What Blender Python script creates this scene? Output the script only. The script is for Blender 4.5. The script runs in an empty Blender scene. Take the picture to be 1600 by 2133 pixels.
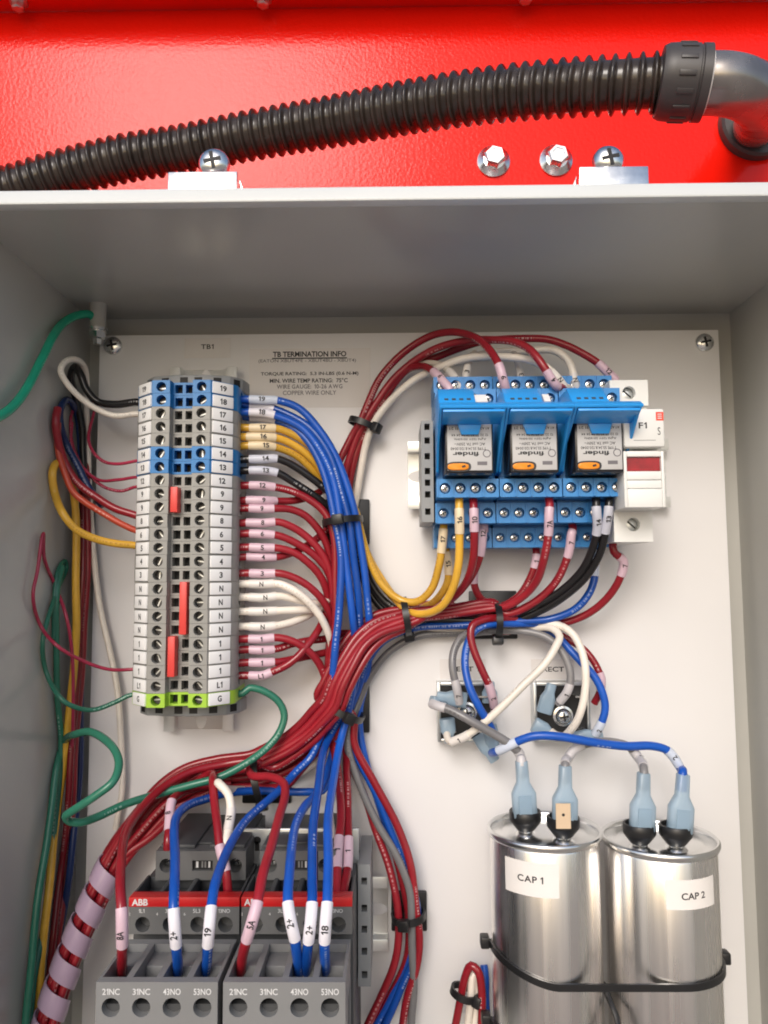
import bpy, bmesh, math, random
from mathutils import Vector, Matrix
random.seed(7)
S = 0.001                      # everything below is laid out in millimetres

# ------------------------------------------------------------------ camera
F = 1602.0; DC = 399.0         # focal length in photo pixels, camera to mounting plate in mm
Zc = Vector((-105, 18766, -F)).normalized()
Yc = Vector((20, (-F*F + 105*20)/18766, -F)).normalized()
Xc = Yc.cross(Zc)
ROT = Matrix((Xc, Yc, Zc))     # camera -> world
scn = bpy.context.scene
cam = bpy.data.objects.new('camera', bpy.data.cameras.new('camera'))
scn.collection.objects.link(cam); scn.camera = cam
cam.matrix_world = Matrix.Translation((0, -DC*S, 0)) @ ROT.to_4x4()
cam.data.sensor_fit = 'HORIZONTAL'; cam.data.sensor_width = 36
cam.data.lens = 36*F/1600; cam.data.clip_start = 0.01; cam.data.clip_end = 500
# ------------------------------------------------------------------ sky, sun, exposure
SUN_EL, SUN_AZ = 31.0, -14.0   # degrees; azimuth left of the viewer's back
w = bpy.data.worlds.new('World'); scn.world = w; w.use_nodes = True
nt = w.node_tree; bg = nt.nodes['Background']
sky = nt.nodes.new('ShaderNodeTexSky'); sky.sky_type = 'NISHITA'; sky.sun_disc = False
sky.sun_elevation = math.radians(SUN_EL); sky.sun_rotation = math.radians(180 - SUN_AZ)
sky.air_density = 1.0; sky.dust_density = 2.5; sky.ozone_density = 0.7
nt.links.new(sky.outputs[0], bg.inputs[0]); bg.inputs[1].default_value = 0.125
sun = bpy.data.objects.new('sun', bpy.data.lights.new('sun', 'SUN'))
scn.collection.objects.link(sun)
sun.data.energy = 1.0; sun.data.angle = math.radians(22); sun.data.color = (1.0, 0.972, 0.958)
sd = Vector((math.sin(math.radians(-SUN_AZ))*math.cos(math.radians(SUN_EL)),
             math.cos(math.radians(SUN_AZ))*math.cos(math.radians(SUN_EL)), -math.sin(math.radians(SUN_EL))))
sun.rotation_euler = sd.to_track_quat('-Z', 'Y').to_euler()
scn.view_settings.view_transform = 'Standard'; scn.view_settings.look = 'None'
scn.view_settings.exposure = 0.4; scn.view_settings.gamma = 1.0
scn.view_settings.use_curve_mapping = False
scn.cycles.use_denoising = True; scn.cycles.filter_width = 1.9
scn.cycles.max_bounces = 8; scn.cycles.transparent_max_bounces = 12
scn.cycles.sample_clamp_indirect = 6

# ------------------------------------------------------------------ helpers
def P(px, py, h):              # photo pixel at h mm in front of the plate -> mm point
    d = ROT @ Vector((px-800, 1066.5-py, -F)); t = (DC-h)/d.y
    return Vector((d.x*t, -h, d.z*t))
def Pz(px, py, z):             # photo pixel on the level z
    d = ROT @ Vector((px-800, 1066.5-py, -F)); t = z/d.z
    return Vector((d.x*t, d.y*t-DC, z))
def Px(px, py, x):             # photo pixel on the upright plane X = x
    d = ROT @ Vector((px-800, 1066.5-py, -F)); t = x/d.x
    return Vector((x, d.y*t-DC, d.z*t))
RT = ROT.transposed()
def proj(p):
    c = RT @ Vector((p.x, p.y+DC, p.z)); return (800-F*c.x/c.z, 1066.5+F*c.y/c.z)
def zz(py, h, px=800): return P(px, py, h).z
def xx(px, py, h): return P(px, py, h).x

MATS = {}
def mat(name, col, rough=0.4, metal=0.0, spec=0.5, var=0.06, vscale=60, bump=0.0, bscale=900, coat=0.0, trans=0.0, alpha=1.0, rvar=0.0, stretch=None):
    m = bpy.data.materials.new(name); m.use_nodes = True
    n = m.node_tree.nodes; l = m.node_tree.links; b = n['Principled BSDF']
    b.inputs['Base Color'].default_value = (*col, 1); b.inputs['Roughness'].default_value = rough
    b.inputs['Metallic'].default_value = metal; b.inputs['Specular IOR Level'].default_value = spec
    b.inputs['Coat Weight'].default_value = coat; b.inputs['Coat Roughness'].default_value = 0.15
    b.inputs['Transmission Weight'].default_value = trans; b.inputs['Alpha'].default_value = alpha
    tc = n.new('ShaderNodeTexCoord'); src = tc.outputs['Object']
    if stretch:
        mp = n.new('ShaderNodeMapping'); mp.inputs['Scale'].default_value = stretch
        l.new(src, mp.inputs[0]); src = mp.outputs[0]
    if var:
        no = n.new('ShaderNodeTexNoise'); no.inputs['Scale'].default_value = vscale; no.inputs['Detail'].default_value = 4
        l.new(src, no.inputs['Vector'])
        mr = n.new('ShaderNodeMapRange'); mr.inputs['From Min'].default_value = .3; mr.inputs['From Max'].default_value = .7
        mr.inputs['To Min'].default_value = 1-var; mr.inputs['To Max'].default_value = 1+var
        l.new(no.outputs['Fac'], mr.inputs['Value'])
        mx = n.new('ShaderNodeMix'); mx.data_type = 'RGBA'; mx.blend_type = 'MULTIPLY'; mx.inputs[0].default_value = 1
        mx.inputs[6].default_value = (*col, 1); l.new(mr.outputs[0], mx.inputs[7]); l.new(mx.outputs[2], b.inputs['Base Color'])
        if rvar:
            r2 = n.new('ShaderNodeMapRange'); r2.inputs['From Min'].default_value = .3; r2.inputs['From Max'].default_value = .7
            r2.inputs['To Min'].default_value = max(.02, rough-rvar); r2.inputs['To Max'].default_value = rough+rvar
            l.new(no.outputs['Fac'], r2.inputs['Value']); l.new(r2.outputs[0], b.inputs['Roughness'])
    if bump:
        nb = n.new('ShaderNodeTexNoise'); nb.inputs['Scale'].default_value = bscale; nb.inputs['Detail'].default_value = 2
        l.new(src if stretch else tc.outputs['Object'], nb.inputs['Vector'])
        bp = n.new('ShaderNodeBump'); bp.inputs['Strength'].default_value = bump; bp.inputs['Distance'].default_value = 0.0004
        l.new(nb.outputs['Fac'], bp.inputs['Height']); l.new(bp.outputs[0], b.inputs['Normal'])
    MATS[name] = m; return m
def wire_mat(name, col, ink, rough=0.24):
    m = mat(name, col, rough, var=0.08, vscale=120)
    n = m.node_tree.nodes; l = m.node_tree.links; b = n['Principled BSDF']
    base = b.inputs['Base Color'].links[0].from_socket
    oi = n.new('ShaderNodeObjectInfo'); hs = n.new('ShaderNodeHueSaturation'); rg = n.new('ShaderNodeMapRange')
    rg.inputs['To Min'].default_value = 0.80; rg.inputs['To Max'].default_value = 1.14; l.new(oi.outputs['Random'], rg.inputs['Value'])
    l.new(rg.outputs[0], hs.inputs['Value']); l.new(base, hs.inputs['Color']); base = hs.outputs['Color']
    rr_ = n.new('ShaderNodeMapRange'); rr_.inputs['To Min'].default_value = rough-.06; rr_.inputs['To Max'].default_value = rough+.14
    l.new(oi.outputs['Random'], rr_.inputs['Value']); l.new(rr_.outputs[0], b.inputs['Roughness'])
    uv = n.new('ShaderNodeUVMap'); sp = n.new('ShaderNodeSeparateXYZ'); l.new(uv.outputs[0], sp.inputs[0])
    def mth(op, a, v):
        q = n.new('ShaderNodeMath'); q.operation = op; l.new(a, q.inputs[0])
        if hasattr(v, 'node'): l.new(v, q.inputs[1])
        else: q.inputs[1].default_value = v
        return q.outputs[0]
    band = mth('LESS_THAN', mth('ABSOLUTE', mth('SUBTRACT', sp.outputs[0], 0.5), 0.0), 0.04)
    n1 = n.new('ShaderNodeTexNoise'); n1.noise_dimensions = '1D'; n1.inputs['Scale'].default_value = 900; n1.inputs['Detail'].default_value = 0
    n2 = n.new('ShaderNodeTexNoise'); n2.noise_dimensions = '1D'; n2.inputs['Scale'].default_value = 26; n2.inputs['Detail'].default_value = 0
    l.new(sp.outputs[1], n1.inputs['W']); l.new(sp.outputs[1], n2.inputs['W'])
    k = mth('MULTIPLY', mth('MULTIPLY', band, mth('GREATER_THAN', n1.outputs['Fac'], 0.5)), mth('GREATER_THAN', n2.outputs['Fac'], 0.6))
    k = mth('MULTIPLY', k, 0.45)
    mx = n.new('ShaderNodeMix'); mx.data_type = 'RGBA'; l.new(k, mx.inputs[0]); l.new(base, mx.inputs[6])
    mx.inputs[7].default_value = (*ink, 1); l.new(mx.outputs[2], b.inputs['Base Color'])
    return m
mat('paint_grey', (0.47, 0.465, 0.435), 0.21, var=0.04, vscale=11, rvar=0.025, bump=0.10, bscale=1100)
mat('rim_sunlit', (0.66, 0.68, 0.67), 0.34, var=0.03, vscale=14, bump=0.08, bscale=1500)  # paint_grey made paler: sunlight on the upper rim put into the colour
mat('contactor_mid', (0.125, 0.127, 0.128), 0.46, var=0.05)
mat('plate_white', (0.775, 0.765, 0.765), 0.40, var=0.035, vscale=7, bump=0.05, bscale=1400)
mat('red_paint', (0.86, 0.011, 0.004), 0.17, spec=0.21, var=0.03, vscale=20, bump=0.45, bscale=420)
mat('zinc', (0.80, 0.81, 0.80), 0.24, 1.0, var=0.08, vscale=200, rvar=0.08)
mat('zinc_dull', (0.62, 0.64, 0.64), 0.38, 1.0, var=0.1, vscale=150, rvar=0.08)
mat('aluminium', (0.90, 0.875, 0.85), 0.27, 1.0, var=0.07, vscale=160, rvar=0.08, stretch=(1, 1, 0.02), bump=0.2, bscale=260)
mat('lid_metal', (0.80, 0.80, 0.79), 0.24, 1.0, var=0.05)
mat('black_plastic', (0.012, 0.012, 0.013), 0.38, var=0.15)
mat('hole_black', (0.008, 0.008, 0.009), 0.6, var=0)
mat('hose_black', (0.036, 0.027, 0.022), 0.20, rvar=0.08, var=0.35, vscale=80)
mat('fitting_grey', (0.055, 0.05, 0.05), 0.42, var=0.12)
mat('elbow_grey', (0.30, 0.28, 0.27), 0.26, 0.75, var=0.25, vscale=40, rvar=0.08)
mat('block_grey', (0.30, 0.295, 0.275), 0.45, var=0.03)
mat('block_blue', (0.008, 0.18, 0.48), 0.38, var=0.04)
mat('block_green', (0.36, 0.60, 0.05), 0.4, var=0.05)
mat('tag_white', (0.86, 0.86, 0.86), 0.45, var=0.02)
mat('jumper_red', (0.72, 0.06, 0.05), 0.4, var=0.04)
mat('bracket_grey', (0.27, 0.28, 0.285), 0.45, var=0.05)
mat('ink', (0.02, 0.02, 0.022), 0.6, var=0)
mat('ink_grey', (0.16, 0.15, 0.16), 0.6, var=0)
mat('ink_white', (0.66, 0.66, 0.66), 0.6, var=0)
mat('socket_blue', (0.045, 0.26, 0.62), 0.36, var=0.04)
mat('clip_blue', (0.025, 0.33, 0.84), 0.32, var=0.03)
mat('relay_black', (0.02, 0.02, 0.024), 0.25, var=0.1)
mat('relay_label', (0.56, 0.55, 0.54), 0.5, var=0.02)
mat('orange', (0.92, 0.30, 0.015), 0.4, var=0.03)
mat('fuse_white', (0.80, 0.80, 0.77), 0.4, var=0.02)
mat('window_red', (0.30, 0.006, 0.012), 0.15, var=0.3, vscale=160)
mat('logo_red', (0.80, 0.08, 0.04), 0.5, var=0)
mat('contactor_grey', (0.21, 0.212, 0.212), 0.46, var=0.05)
mat('contactor_dark', (0.06, 0.063, 0.067), 0.48, var=0.06)
mat('contactor_red', (0.52, 0.010, 0.012), 0.4, var=0.03)
mat('rail_metal', (0.88, 0.89, 0.86), 0.34, 0.55, var=0.06)
mat('clear_plate', (0.45, 0.47, 0.48), 0.25, 0.5, var=0.04)
mat('nylon_blue', (0.42, 0.57, 0.70), 0.28, var=0.05, trans=0.35, alpha=0.78)
mat('tan', (0.66, 0.50, 0.34), 0.5, var=0.05)
mat('brass', (0.75, 0.55, 0.28), 0.3, 1.0)
mat('sticker', (0.70, 0.67, 0.65), 0.5, var=0.02)
mat('cap_label', (0.82, 0.79, 0.76), 0.5, var=0.02)
mat('wrap_lilac', (0.56, 0.42, 0.56), 0.22, var=0.06, alpha=0.74)
mat('concrete', (0.36, 0.305, 0.25), 0.9, var=0.15, vscale=4)
SLV = {'red': (0.66, 0.47, 0.55), 'blue': (0.62, 0.68, 0.80), 'yellow': (0.80, 0.66, 0.44), 'black': (0.55, 0.56, 0.64), 'white': (0.76, 0.72, 0.68), 'grey': (0.55, 0.53, 0.54)}
for k, c in SLV.items(): mat('sleeve_'+k, c, 0.35, var=0.04)
mat('sleeve_bright', (0.80, 0.78, 0.84), 0.35, var=0.03)
wire_mat('wire_red', (0.30, 0.013, 0.023), (0.75, 0.55, 0.55))
wire_mat('wire_blue', (0.008, 0.085, 0.44), (0.5, 0.6, 0.8))
wire_mat('wire_yellow', (0.80, 0.45, 0.05), (0.35, 0.15, 0.02))
wire_mat('wire_black', (0.014, 0.013, 0.014), (0.5, 0.5, 0.5))
wire_mat('wire_white', (0.76, 0.70, 0.62), (0.5, 0.45, 0.40))
wire_mat('wire_grey', (0.22, 0.215, 0.22), (0.05, 0.05, 0.05))
wire_mat('wire_green', (0.03, 0.18, 0.115), (0.4, 0.6, 0.5))
wire_mat('wire_mint', (0.015, 0.40, 0.24), (0.4, 0.7, 0.6))
wire_mat('wire_navy', (0.012, 0.03, 0.11), (0.2, 0.25, 0.4))
wire_mat('wire_orange', (0.52, 0.07, 0.035), (0.8, 0.6, 0.5))
wire_mat('wire_pink', (0.42, 0.03, 0.075), (0.7, 0.5, 0.5))
wire_mat('wire_darkred', (0.22, 0.012, 0.02), (0.5, 0.3, 0.3))

COL = scn.collection
ORI = {}                        # world origin (mm) of every object by name
class MB:
    def __init__(s): s.v = []; s.f = []; s.mi = []; s.uv = None
    def add(s, vs, fs, m=0):
        o = len(s.v); s.v += [Vector(v) for v in vs]; s.f += [tuple(i+o for i in f) for f in fs]; s.mi += [m]*len(fs); return s
    def box(s, x0, x1, h0, h1, z0, z1, m=0):
        vs = [(x, -h, z) for z in (z0, z1) for h in (h0, h1) for x in (x0, x1)]
        return s.add(vs, [(0, 1, 3, 2), (4, 6, 7, 5), (0, 4, 5, 1), (2, 3, 7, 6), (0, 2, 6, 4), (1, 5, 7, 3)], m)
    def obox(s, c, u, v, n, a, b, d, m=0):   # centre, axes, half sizes
        c, u, v, n = Vector(c), Vector(u).normalized(), Vector(v).normalized(), Vector(n).normalized()
        vs = [c+u*i*a+v*j*b+n*k*d for k in (-1, 1) for j in (-1, 1) for i in (-1, 1)]
        return s.add(vs, [(0, 2, 3, 1), (4, 5, 7, 6), (0, 1, 5, 4), (2, 6, 7, 3), (0, 4, 6, 2), (1, 3, 7, 5)], m)
    def prism(s, poly, fn, a, b, m=0):       # poly of 2D points; fn(p, t) -> 3D
        k = len(poly)
        vs = [fn(p, a) for p in poly]+[fn(p, b) for p in poly]
        fs = [tuple(range(k))[::-1], tuple(range(k, 2*k))]+[(i, (i+1) % k, k+(i+1) % k, k+i) for i in range(k)]
        return s.add(vs, fs, m)
    def loft(s, rings, cap=True, m=0):
        k = len(rings[0]); vs = [p for r in rings for p in r]; fs = []
        for i in range(len(rings)-1):
            for j in range(k): fs.append((i*k+j, i*k+(j+1) % k, (i+1)*k+(j+1) % k, (i+1)*k+j))
        if cap: fs += [tuple(range(k))[::-1], tuple(range((len(rings)-1)*k, len(rings)*k))]
        return s.add(vs, fs, m)
    def lathe(s, c, ax, prof, n=24, m=0, cap=True):   # prof: (radius, along)
        c, ax = Vector(c), Vector(ax).normalized()
        u = ax.orthogonal().normalized(); v = ax.cross(u)
        return s.loft([[c+ax*t+(u*math.cos(2*math.pi*j/n)+v*math.sin(2*math.pi*j/n))*max(r, 1e-4) for j in range(n)] for r, t in prof], cap, m)
    def sup(s, secs, c, u, v, ax, n=20, e=3.0, m=0):   # superellipse sections (t, ru, rv)
        c, u, v, ax = Vector(c), Vector(u).normalized(), Vector(v).normalized(), Vector(ax).normalized(); rings = []
        for t, ru, rv in secs:
            ring = []
            for j in range(n):
                a = 2*math.pi*j/n; ca, sa = math.cos(a), math.sin(a)
                ring.append(c+ax*t+u*ru*math.copysign(abs(ca)**(2/e), ca)+v*rv*math.copysign(abs(sa)**(2/e), sa))
            rings.append(ring)
        return s.loft(rings, True, m)
    def cell(s, o, u, v, n, a, b, r, d, k=20, rect=None, m=0):   # a face with a round (or square) hole and its wall
        o, u, v, n = Vector(o), Vector(u).normalized(), Vector(v).normalized(), Vector(n).normalized()
        out = []; inn = []
        if rect: k = 4
        for j in range(k):
            t = 2*math.pi*(j+.5)/k; c_, s_ = math.cos(t), math.sin(t); q = max(abs(c_), abs(s_)); out.append(o+u*a*c_/q+v*b*s_/q)
            inn.append(o+u*rect[0]*c_/q+v*rect[1]*s_/q if rect else o+u*r*c_+v*r*s_)
        if not rect:   # keep the square corners
            for sx, sy in ((1, 1), (-1, 1), (-1, -1), (1, -1)):
                i = min(range(k), key=lambda j: (out[j]-(o+u*a*sx+v*b*sy)).length); out[i] = o+u*a*sx+v*b*sy
        deep = [p-n*d for p in inn]; vs = out+inn+deep; fs = []
        for j in range(k):
            q = (j+1) % k; fs += [(j, q, k+q, k+j), (k+j, k+q, 2*k+q, 2*k+j)]
        return s.add(vs, fs, m)
    def mesh(s, name, mats, o=(0, 0, 0), bevel=0, seg=2, smooth=True, sharp=40, recalc=True):
        o = Vector(o); me = bpy.data.meshes.new(name)
        me.from_pydata([((v-o)*S) for v in s.v], [], s.f)
        for mm in (mats if isinstance(mats, (list, tuple)) else [mats]): me.materials.append(MATS[mm])
        me.polygons.foreach_set('material_index', s.mi)
        if s.uv:
            ul = me.uv_layers.new(name='UVMap'); flat = []
            for p in me.polygons:
                for li in p.loop_indices: pass
            for f, uvs in zip(me.polygons, s.uv):
                for li, c in zip(f.loop_indices, uvs): ul.data[li].uv = c
        if bevel or recalc:
            bm = bmesh.new(); bm.from_mesh(me)
            if recalc: bmesh.ops.recalc_face_normals(bm, faces=bm.faces)
            if bevel:
                es = [e for e in bm.edges if len(e.link_faces) == 2 and e.calc_face_angle(0) > 0.5]
                bmesh.ops.bevel(bm, geom=es, offset=bevel*S, segments=seg, affect='EDGES', clamp_overlap=True, profile=0.5)
            bm.to_mesh(me); bm.free()
        if smooth:
            me.polygons.foreach_set('use_smooth', [True]*len(me.polygons)); me.set_sharp_from_angle(angle=math.radians(sharp))
        me.update(); return me
def place(name, me, parent=None, at=(0, 0, 0)):     # link mesh data as an object at `at` (mm, world)
    o = bpy.data.objects.new(name, me); COL.objects.link(o)
    ORI[o.name] = Vector(at)
    if parent: o.parent = parent; o.location = (Vector(at)-ORI[parent.name])*S
    else: o.location = Vector(at)*S
    return o
def part(name, mb, mats, parent=None, at=None, **kw):
    if at is None: at = ORI[parent.name] if parent else mb.v[0]
    return place(name, mb.mesh(name, mats, at, **kw), parent, at)
def tag(o, label, cat, group=None, kind=None):
    if label: o['label'] = label
    if cat: o['category'] = cat
    if group: o['group'] = group
    if kind: o['kind'] = kind
    return o
def empty(name, at, label=None, cat=None, group=None):
    o = bpy.data.objects.new(name, None); COL.objects.link(o); o.empty_display_size = 0.01
    o.location = Vector(at)*S; ORI[o.name] = Vector(at); return tag(o, label, cat, group)
TXT = {}
def text_mesh(s, m, bold):
    key = (s, m, bold)
    if key not in TXT:
        def raw(q, al='CENTER'):
            c = bpy.data.curves.new('t', 'FONT'); c.body = q; c.align_x = al; c.resolution_u = 3; c.offset = bold
            o = bpy.data.objects.new('t', c); COL.objects.link(o)
            dg = bpy.context.evaluated_depsgraph_get(); r_ = bpy.data.meshes.new_from_object(o.evaluated_get(dg))
            bpy.data.objects.remove(o); return r_
        if '1' in s:                       # set the figure 1 with a flag, glyph by glyph
            vs, fs, x = [], [], 0.0; wt = .045+bold
            for ch in s:
                if ch == ' ': x += .26; continue
                if ch == '1':
                    o_ = len(vs); H = .70; xa = x+.20; y0, y1 = -bold, H+bold
                    vs += [(xa-wt, y0), (xa+wt, y0), (xa+wt, y1), (xa-wt*.6, y1), (xa-.17-bold, y1-.15), (xa-.17-bold, y1-.15-wt*2.0), (xa-wt, y1-.13-wt)]
                    fs += [tuple(o_+i for i in range(7))]; x = xa+wt+.10; continue
                if ('g', ch, bold) not in TXT:
                    m_ = raw(ch, 'LEFT'); TXT[('g', ch, bold)] = ([(v.co.x, v.co.y) for v in m_.vertices], [tuple(p.vertices) for p in m_.polygons])
                gv, gf = TXT[('g', ch, bold)]; mn = min(v[0] for v in gv); o_ = len(vs)
                vs += [(v[0]-mn+x, v[1]) for v in gv]; fs += [tuple(i+o_ for i in f) for f in gf]; x += max(v[0] for v in gv)-mn+.08
            me = bpy.data.meshes.new('lettering'); me.from_pydata([(p[0], p[1], 0) for p in vs], [], fs)
        else: me = raw(s)
        me.materials.clear(); me.materials.append(MATS[m]); me.name = 'lettering'
        xs = [v.co.x for v in me.vertices]; ys = [v.co.y for v in me.vertices]
        cx, cy = (max(xs)+min(xs))/2, (max(ys)+min(ys))/2
        for v in me.vertices: v.co.x -= cx; v.co.y -= cy
        TXT[key] = (me, max(xs)-min(xs), max(ys)-min(ys))
    return TXT[key]
def text(s, at, parent, hgt, right=(1, 0, 0), up=(0, 0, 1), m='ink', bold=0.01, width=None, off=0.12):
    me, w0, h0 = text_mesh(s, m, bold)
    r = Vector(right).normalized(); u = Vector(up).normalized(); u = (u-r*u.dot(r)).normalized(); n = r.cross(u)
    ky = hgt/max(h0, .3); kx = (width/w0) if width else ky
    at = Vector(at)+n*off; o = bpy.data.objects.new('lettering', me); COL.objects.link(o); o.parent = parent
    M = Matrix.Identity(4)
    for i in range(3): M[i][0] = r[i]*kx*S; M[i][1] = u[i]*ky*S; M[i][2] = n[i]*S
    M.translation = (at-ORI[parent.name])*S; o.matrix_local = M; ORI[o.name] = at; return o
def catmull(pts, step=1.6):
    pts = [Vector(p) for p in pts]; out = []
    q = [pts[0]*2-pts[1]]+pts+[pts[-1]*2-pts[-2]]
    for i in range(1, len(q)-2):
        p0, p1, p2, p3 = q[i-1:i+3]
        t0 = 0; t1 = t0+max((p1-p0).length, 1e-3)**.5; t2 = t1+max((p2-p1).length, 1e-3)**.5; t3 = t2+max((p3-p2).length, 1e-3)**.5
        n = max(2, int((p2-p1).length/step))
        for k in range(n):
            t = t1+(t2-t1)*k/n
            a1 = p0*((t1-t)/(t1-t0))+p1*((t-t0)/(t1-t0)); a2 = p1*((t2-t)/(t2-t1))+p2*((t-t1)/(t2-t1)); a3 = p2*((t3-t)/(t3-t2))+p3*((t-t2)/(t3-t2))
            b1 = a1*((t2-t)/(t2-t0))+a2*((t-t0)/(t2-t0)); b2 = a2*((t3-t)/(t3-t1))+a3*((t-t1)/(t3-t1))
            out.append(b1*((t2-t)/(t2-t1))+b2*((t-t1)/(t2-t1)))
    out.append(pts[-1]); return out
def frames(path, ref=Vector((0, -1, 0))):
    fr = []; n = None
    for i, p in enumerate(path):
        t = (path[min(i+1, len(path)-1)]-path[max(i-1, 0)]).normalized()
        if n is None:
            n = ref-t*ref.dot(t)
            if n.length < .05: n = t.orthogonal()
        else: n = n-t*n.dot(t)
        n.normalize(); fr.append((p, t, n, t.cross(n)))
    return fr
def tube(path, r, n=10, cap=True, uv=False):
    mb = MB(); fr = frames(path); rr = r if callable(r) else (lambda i: r)
    rings = [[p+(nn*math.cos(2*math.pi*j/n+math.pi)+b*math.sin(2*math.pi*j/n+math.pi))*rr(i) for j in range(n)] for i, (p, t, nn, b) in enumerate(fr)]
    mb.loft(rings, cap)
    if uv:
        L = [0]; o0 = random.random()*5
        for i in range(1, len(path)): L.append(L[-1]+(path[i]-path[i-1]).length*S)
        mb.uv = []
        for i in range(len(path)-1):
            for j in range(n):
                a, b = j/n, (j+1)/n; mb.uv.append(((a, L[i]+o0), (b, L[i]+o0), (b, L[i+1]+o0), (a, L[i+1]+o0)))
        if cap: mb.uv += [[(0, 0)]*n, [(0, 0)]*n]
    return mb
WX0, WX1, ZTOP, ZBOT, HF, HB = -165.7, 184.2, 142.6, -330.0, 117.6, -12.0
NWIRE = [0]
def wire(col, label, pts, r=1.9, sl=(), group=None, jit=0.0, smat=None, tsize=2.3):
    P3 = []
    for q in pts:
        if isinstance(q, Vector): P3.append(q); continue
        px, py, h = q
        if h is None: v = Px(px, py, WX0+r+1.2)
        else: v = P(px, py, h)
        if v.x < WX0+r+.6 and v.z > ZBOT and -v.y < HF: v = Px(px, py, WX0+r+.8)
        P3.append(v)
    path = catmull(P3); f1, f2, f3 = (random.uniform(0, 6.28) for _ in range(3)); ln = 0; npth = len(path)
    for i in range(1, npth):                # slight unevenness of hand-laid wire
        ln += (path[i]-path[i-1]).length; e = min(1, (npth-1-i)/10, i/10)
        path[i] = path[i]+Vector((math.sin(ln/9.5+f1)*.28+math.sin(ln/23+f3)*.4, 0, math.sin(ln/11.3+f2)*.28))*e*(.6+.4*min(1, r/1.9))
    kind = {'mint': 'green', 'navy': 'dark_blue', 'darkred': 'dark_red', 'pink': 'red', 'orange': 'red'}.get(col, col)
    o = part(kind+'_wire', tube(path, r, uv=True), 'wire_'+col, None, path[0], recalc=False)
    tag(o, label, 'wire', group)
    pp = [proj(p) for p in path]
    for a, b, s in sl:
        i0 = min(range(len(pp)), key=lambda i: (pp[i][0]-a[0])**2+(pp[i][1]-a[1])**2)
        i1 = min(range(len(pp)), key=lambda i: (pp[i][0]-b[0])**2+(pp[i][1]-b[1])**2)
        if i0 > i1: i0, i1 = i1, i0
        i1 = max(i1, i0+2); seg = path[i0:i1+1]
        if len(seg) < 3: continue
        sv = part('marker_sleeve', tube(seg, r+.28, 12), smat or ('sleeve_'+(col if col in SLV else 'white')), o, recalc=False)
        if s:
            k = len(seg)//2; c = seg[k]; t = (seg[k+1]-seg[k-1]).normalized()
            if abs(t.x) > abs(t.z): t = t if t.x > 0 else -t
            else: t = t if t.z > 0 else -t
            n = Vector((0, -1, 0))+Vector((0.0, 0, 0)); n = (n-t*n.dot(t)).normalized(); up = n.cross(t)
            text(s, c+n*(r+.28), sv, tsize, t, up, bold=0.02, off=0.1, width={'1': .95, 'L1': 2.5, 'N': 1.9}.get(s, min(len(s)*1.55, 9)))
    return o

# ------------------------------------------------------------------ setting: ground, red housing
g = MB().add([(-60000, -60000, -1350), (60000, -60000, -1350), (60000, 60000, -1350), (-60000, 60000, -1350)], [(0, 1, 2, 3)])
tag(part('ground', g, 'concrete', None, (0, 0, -1350)), 'pale concrete ground below the cabinet', None, kind='structure')
HR = -125.0                                            # face of the red panel
zl = zz(15, HR); lip = 38.0
housing = empty('red_housing', (0, -HR, -400), 'glossy red painted sheet metal housing behind the grey enclosure', 'housing')
part('back_panel', MB().box(-700, 700, HR-3, HR, -600, zl), 'red_paint', housing)
part('top_lip', MB().box(-700, 700, HR-3, HR+lip, zl+.3, zl+3.3), 'red_paint', housing, bevel=.8)
for px in (38, 548, 1095):
    p = P(px, 8, HR+lip*.3)
    b = MB().lathe((p.x, p.y, zl+.2), (0, 0, -1), [(7, 0), (7, 1.4), (4.6, 1.8), (4.6, 6.2), (3.6, 7)], 6)
    part('lip_bolt', b, 'zinc_dull', housing)

# ------------------------------------------------------------------ enclosure
enc = empty('electrical_enclosure', (0, -HB, ZBOT), 'open grey painted steel enclosure with bright front rim', 'enclosure')
part('back_wall', MB().box(WX0-1.5, WX1+1.5, HB-1.5, HB, ZBOT, ZTOP+1.5), 'paint_grey', enc)
part('ceiling', MB().box(WX0-1.5, WX1+1.5, HB+.05, HF-3, ZTOP, ZTOP+1.5), 'paint_grey', enc)
part('floor', MB().box(WX0-1.5, WX1+1.5, HB+.05, HF-3, ZBOT-1.5, ZBOT), 'paint_grey', enc)
part('side_wall', MB().box(WX0-1.5, WX0, HB+.05, HF-3, ZBOT+.05, ZTOP-.05), 'paint_grey', enc)['label'] = 'left inner side wall'
part('side_wall', MB().box(WX1, WX1+1.5, HB+.05, HF-3, ZBOT+.05, ZTOP-.05), 'paint_grey', enc)['label'] = 'right inner side wall'
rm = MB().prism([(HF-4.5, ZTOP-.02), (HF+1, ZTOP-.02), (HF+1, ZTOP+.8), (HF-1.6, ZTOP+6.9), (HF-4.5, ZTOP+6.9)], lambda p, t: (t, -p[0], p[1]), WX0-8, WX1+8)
part('rim', rm, 'rim_sunlit', enc, bevel=.9)['label'] = 'bright upper front rim'
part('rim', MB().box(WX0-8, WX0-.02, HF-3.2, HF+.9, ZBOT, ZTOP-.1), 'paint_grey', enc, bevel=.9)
part('rim', MB().box(WX1+.02, WX1+8, HF-3.2, HF+.9, ZBOT, ZTOP-.1), 'paint_grey', enc, bevel=.9)
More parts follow.
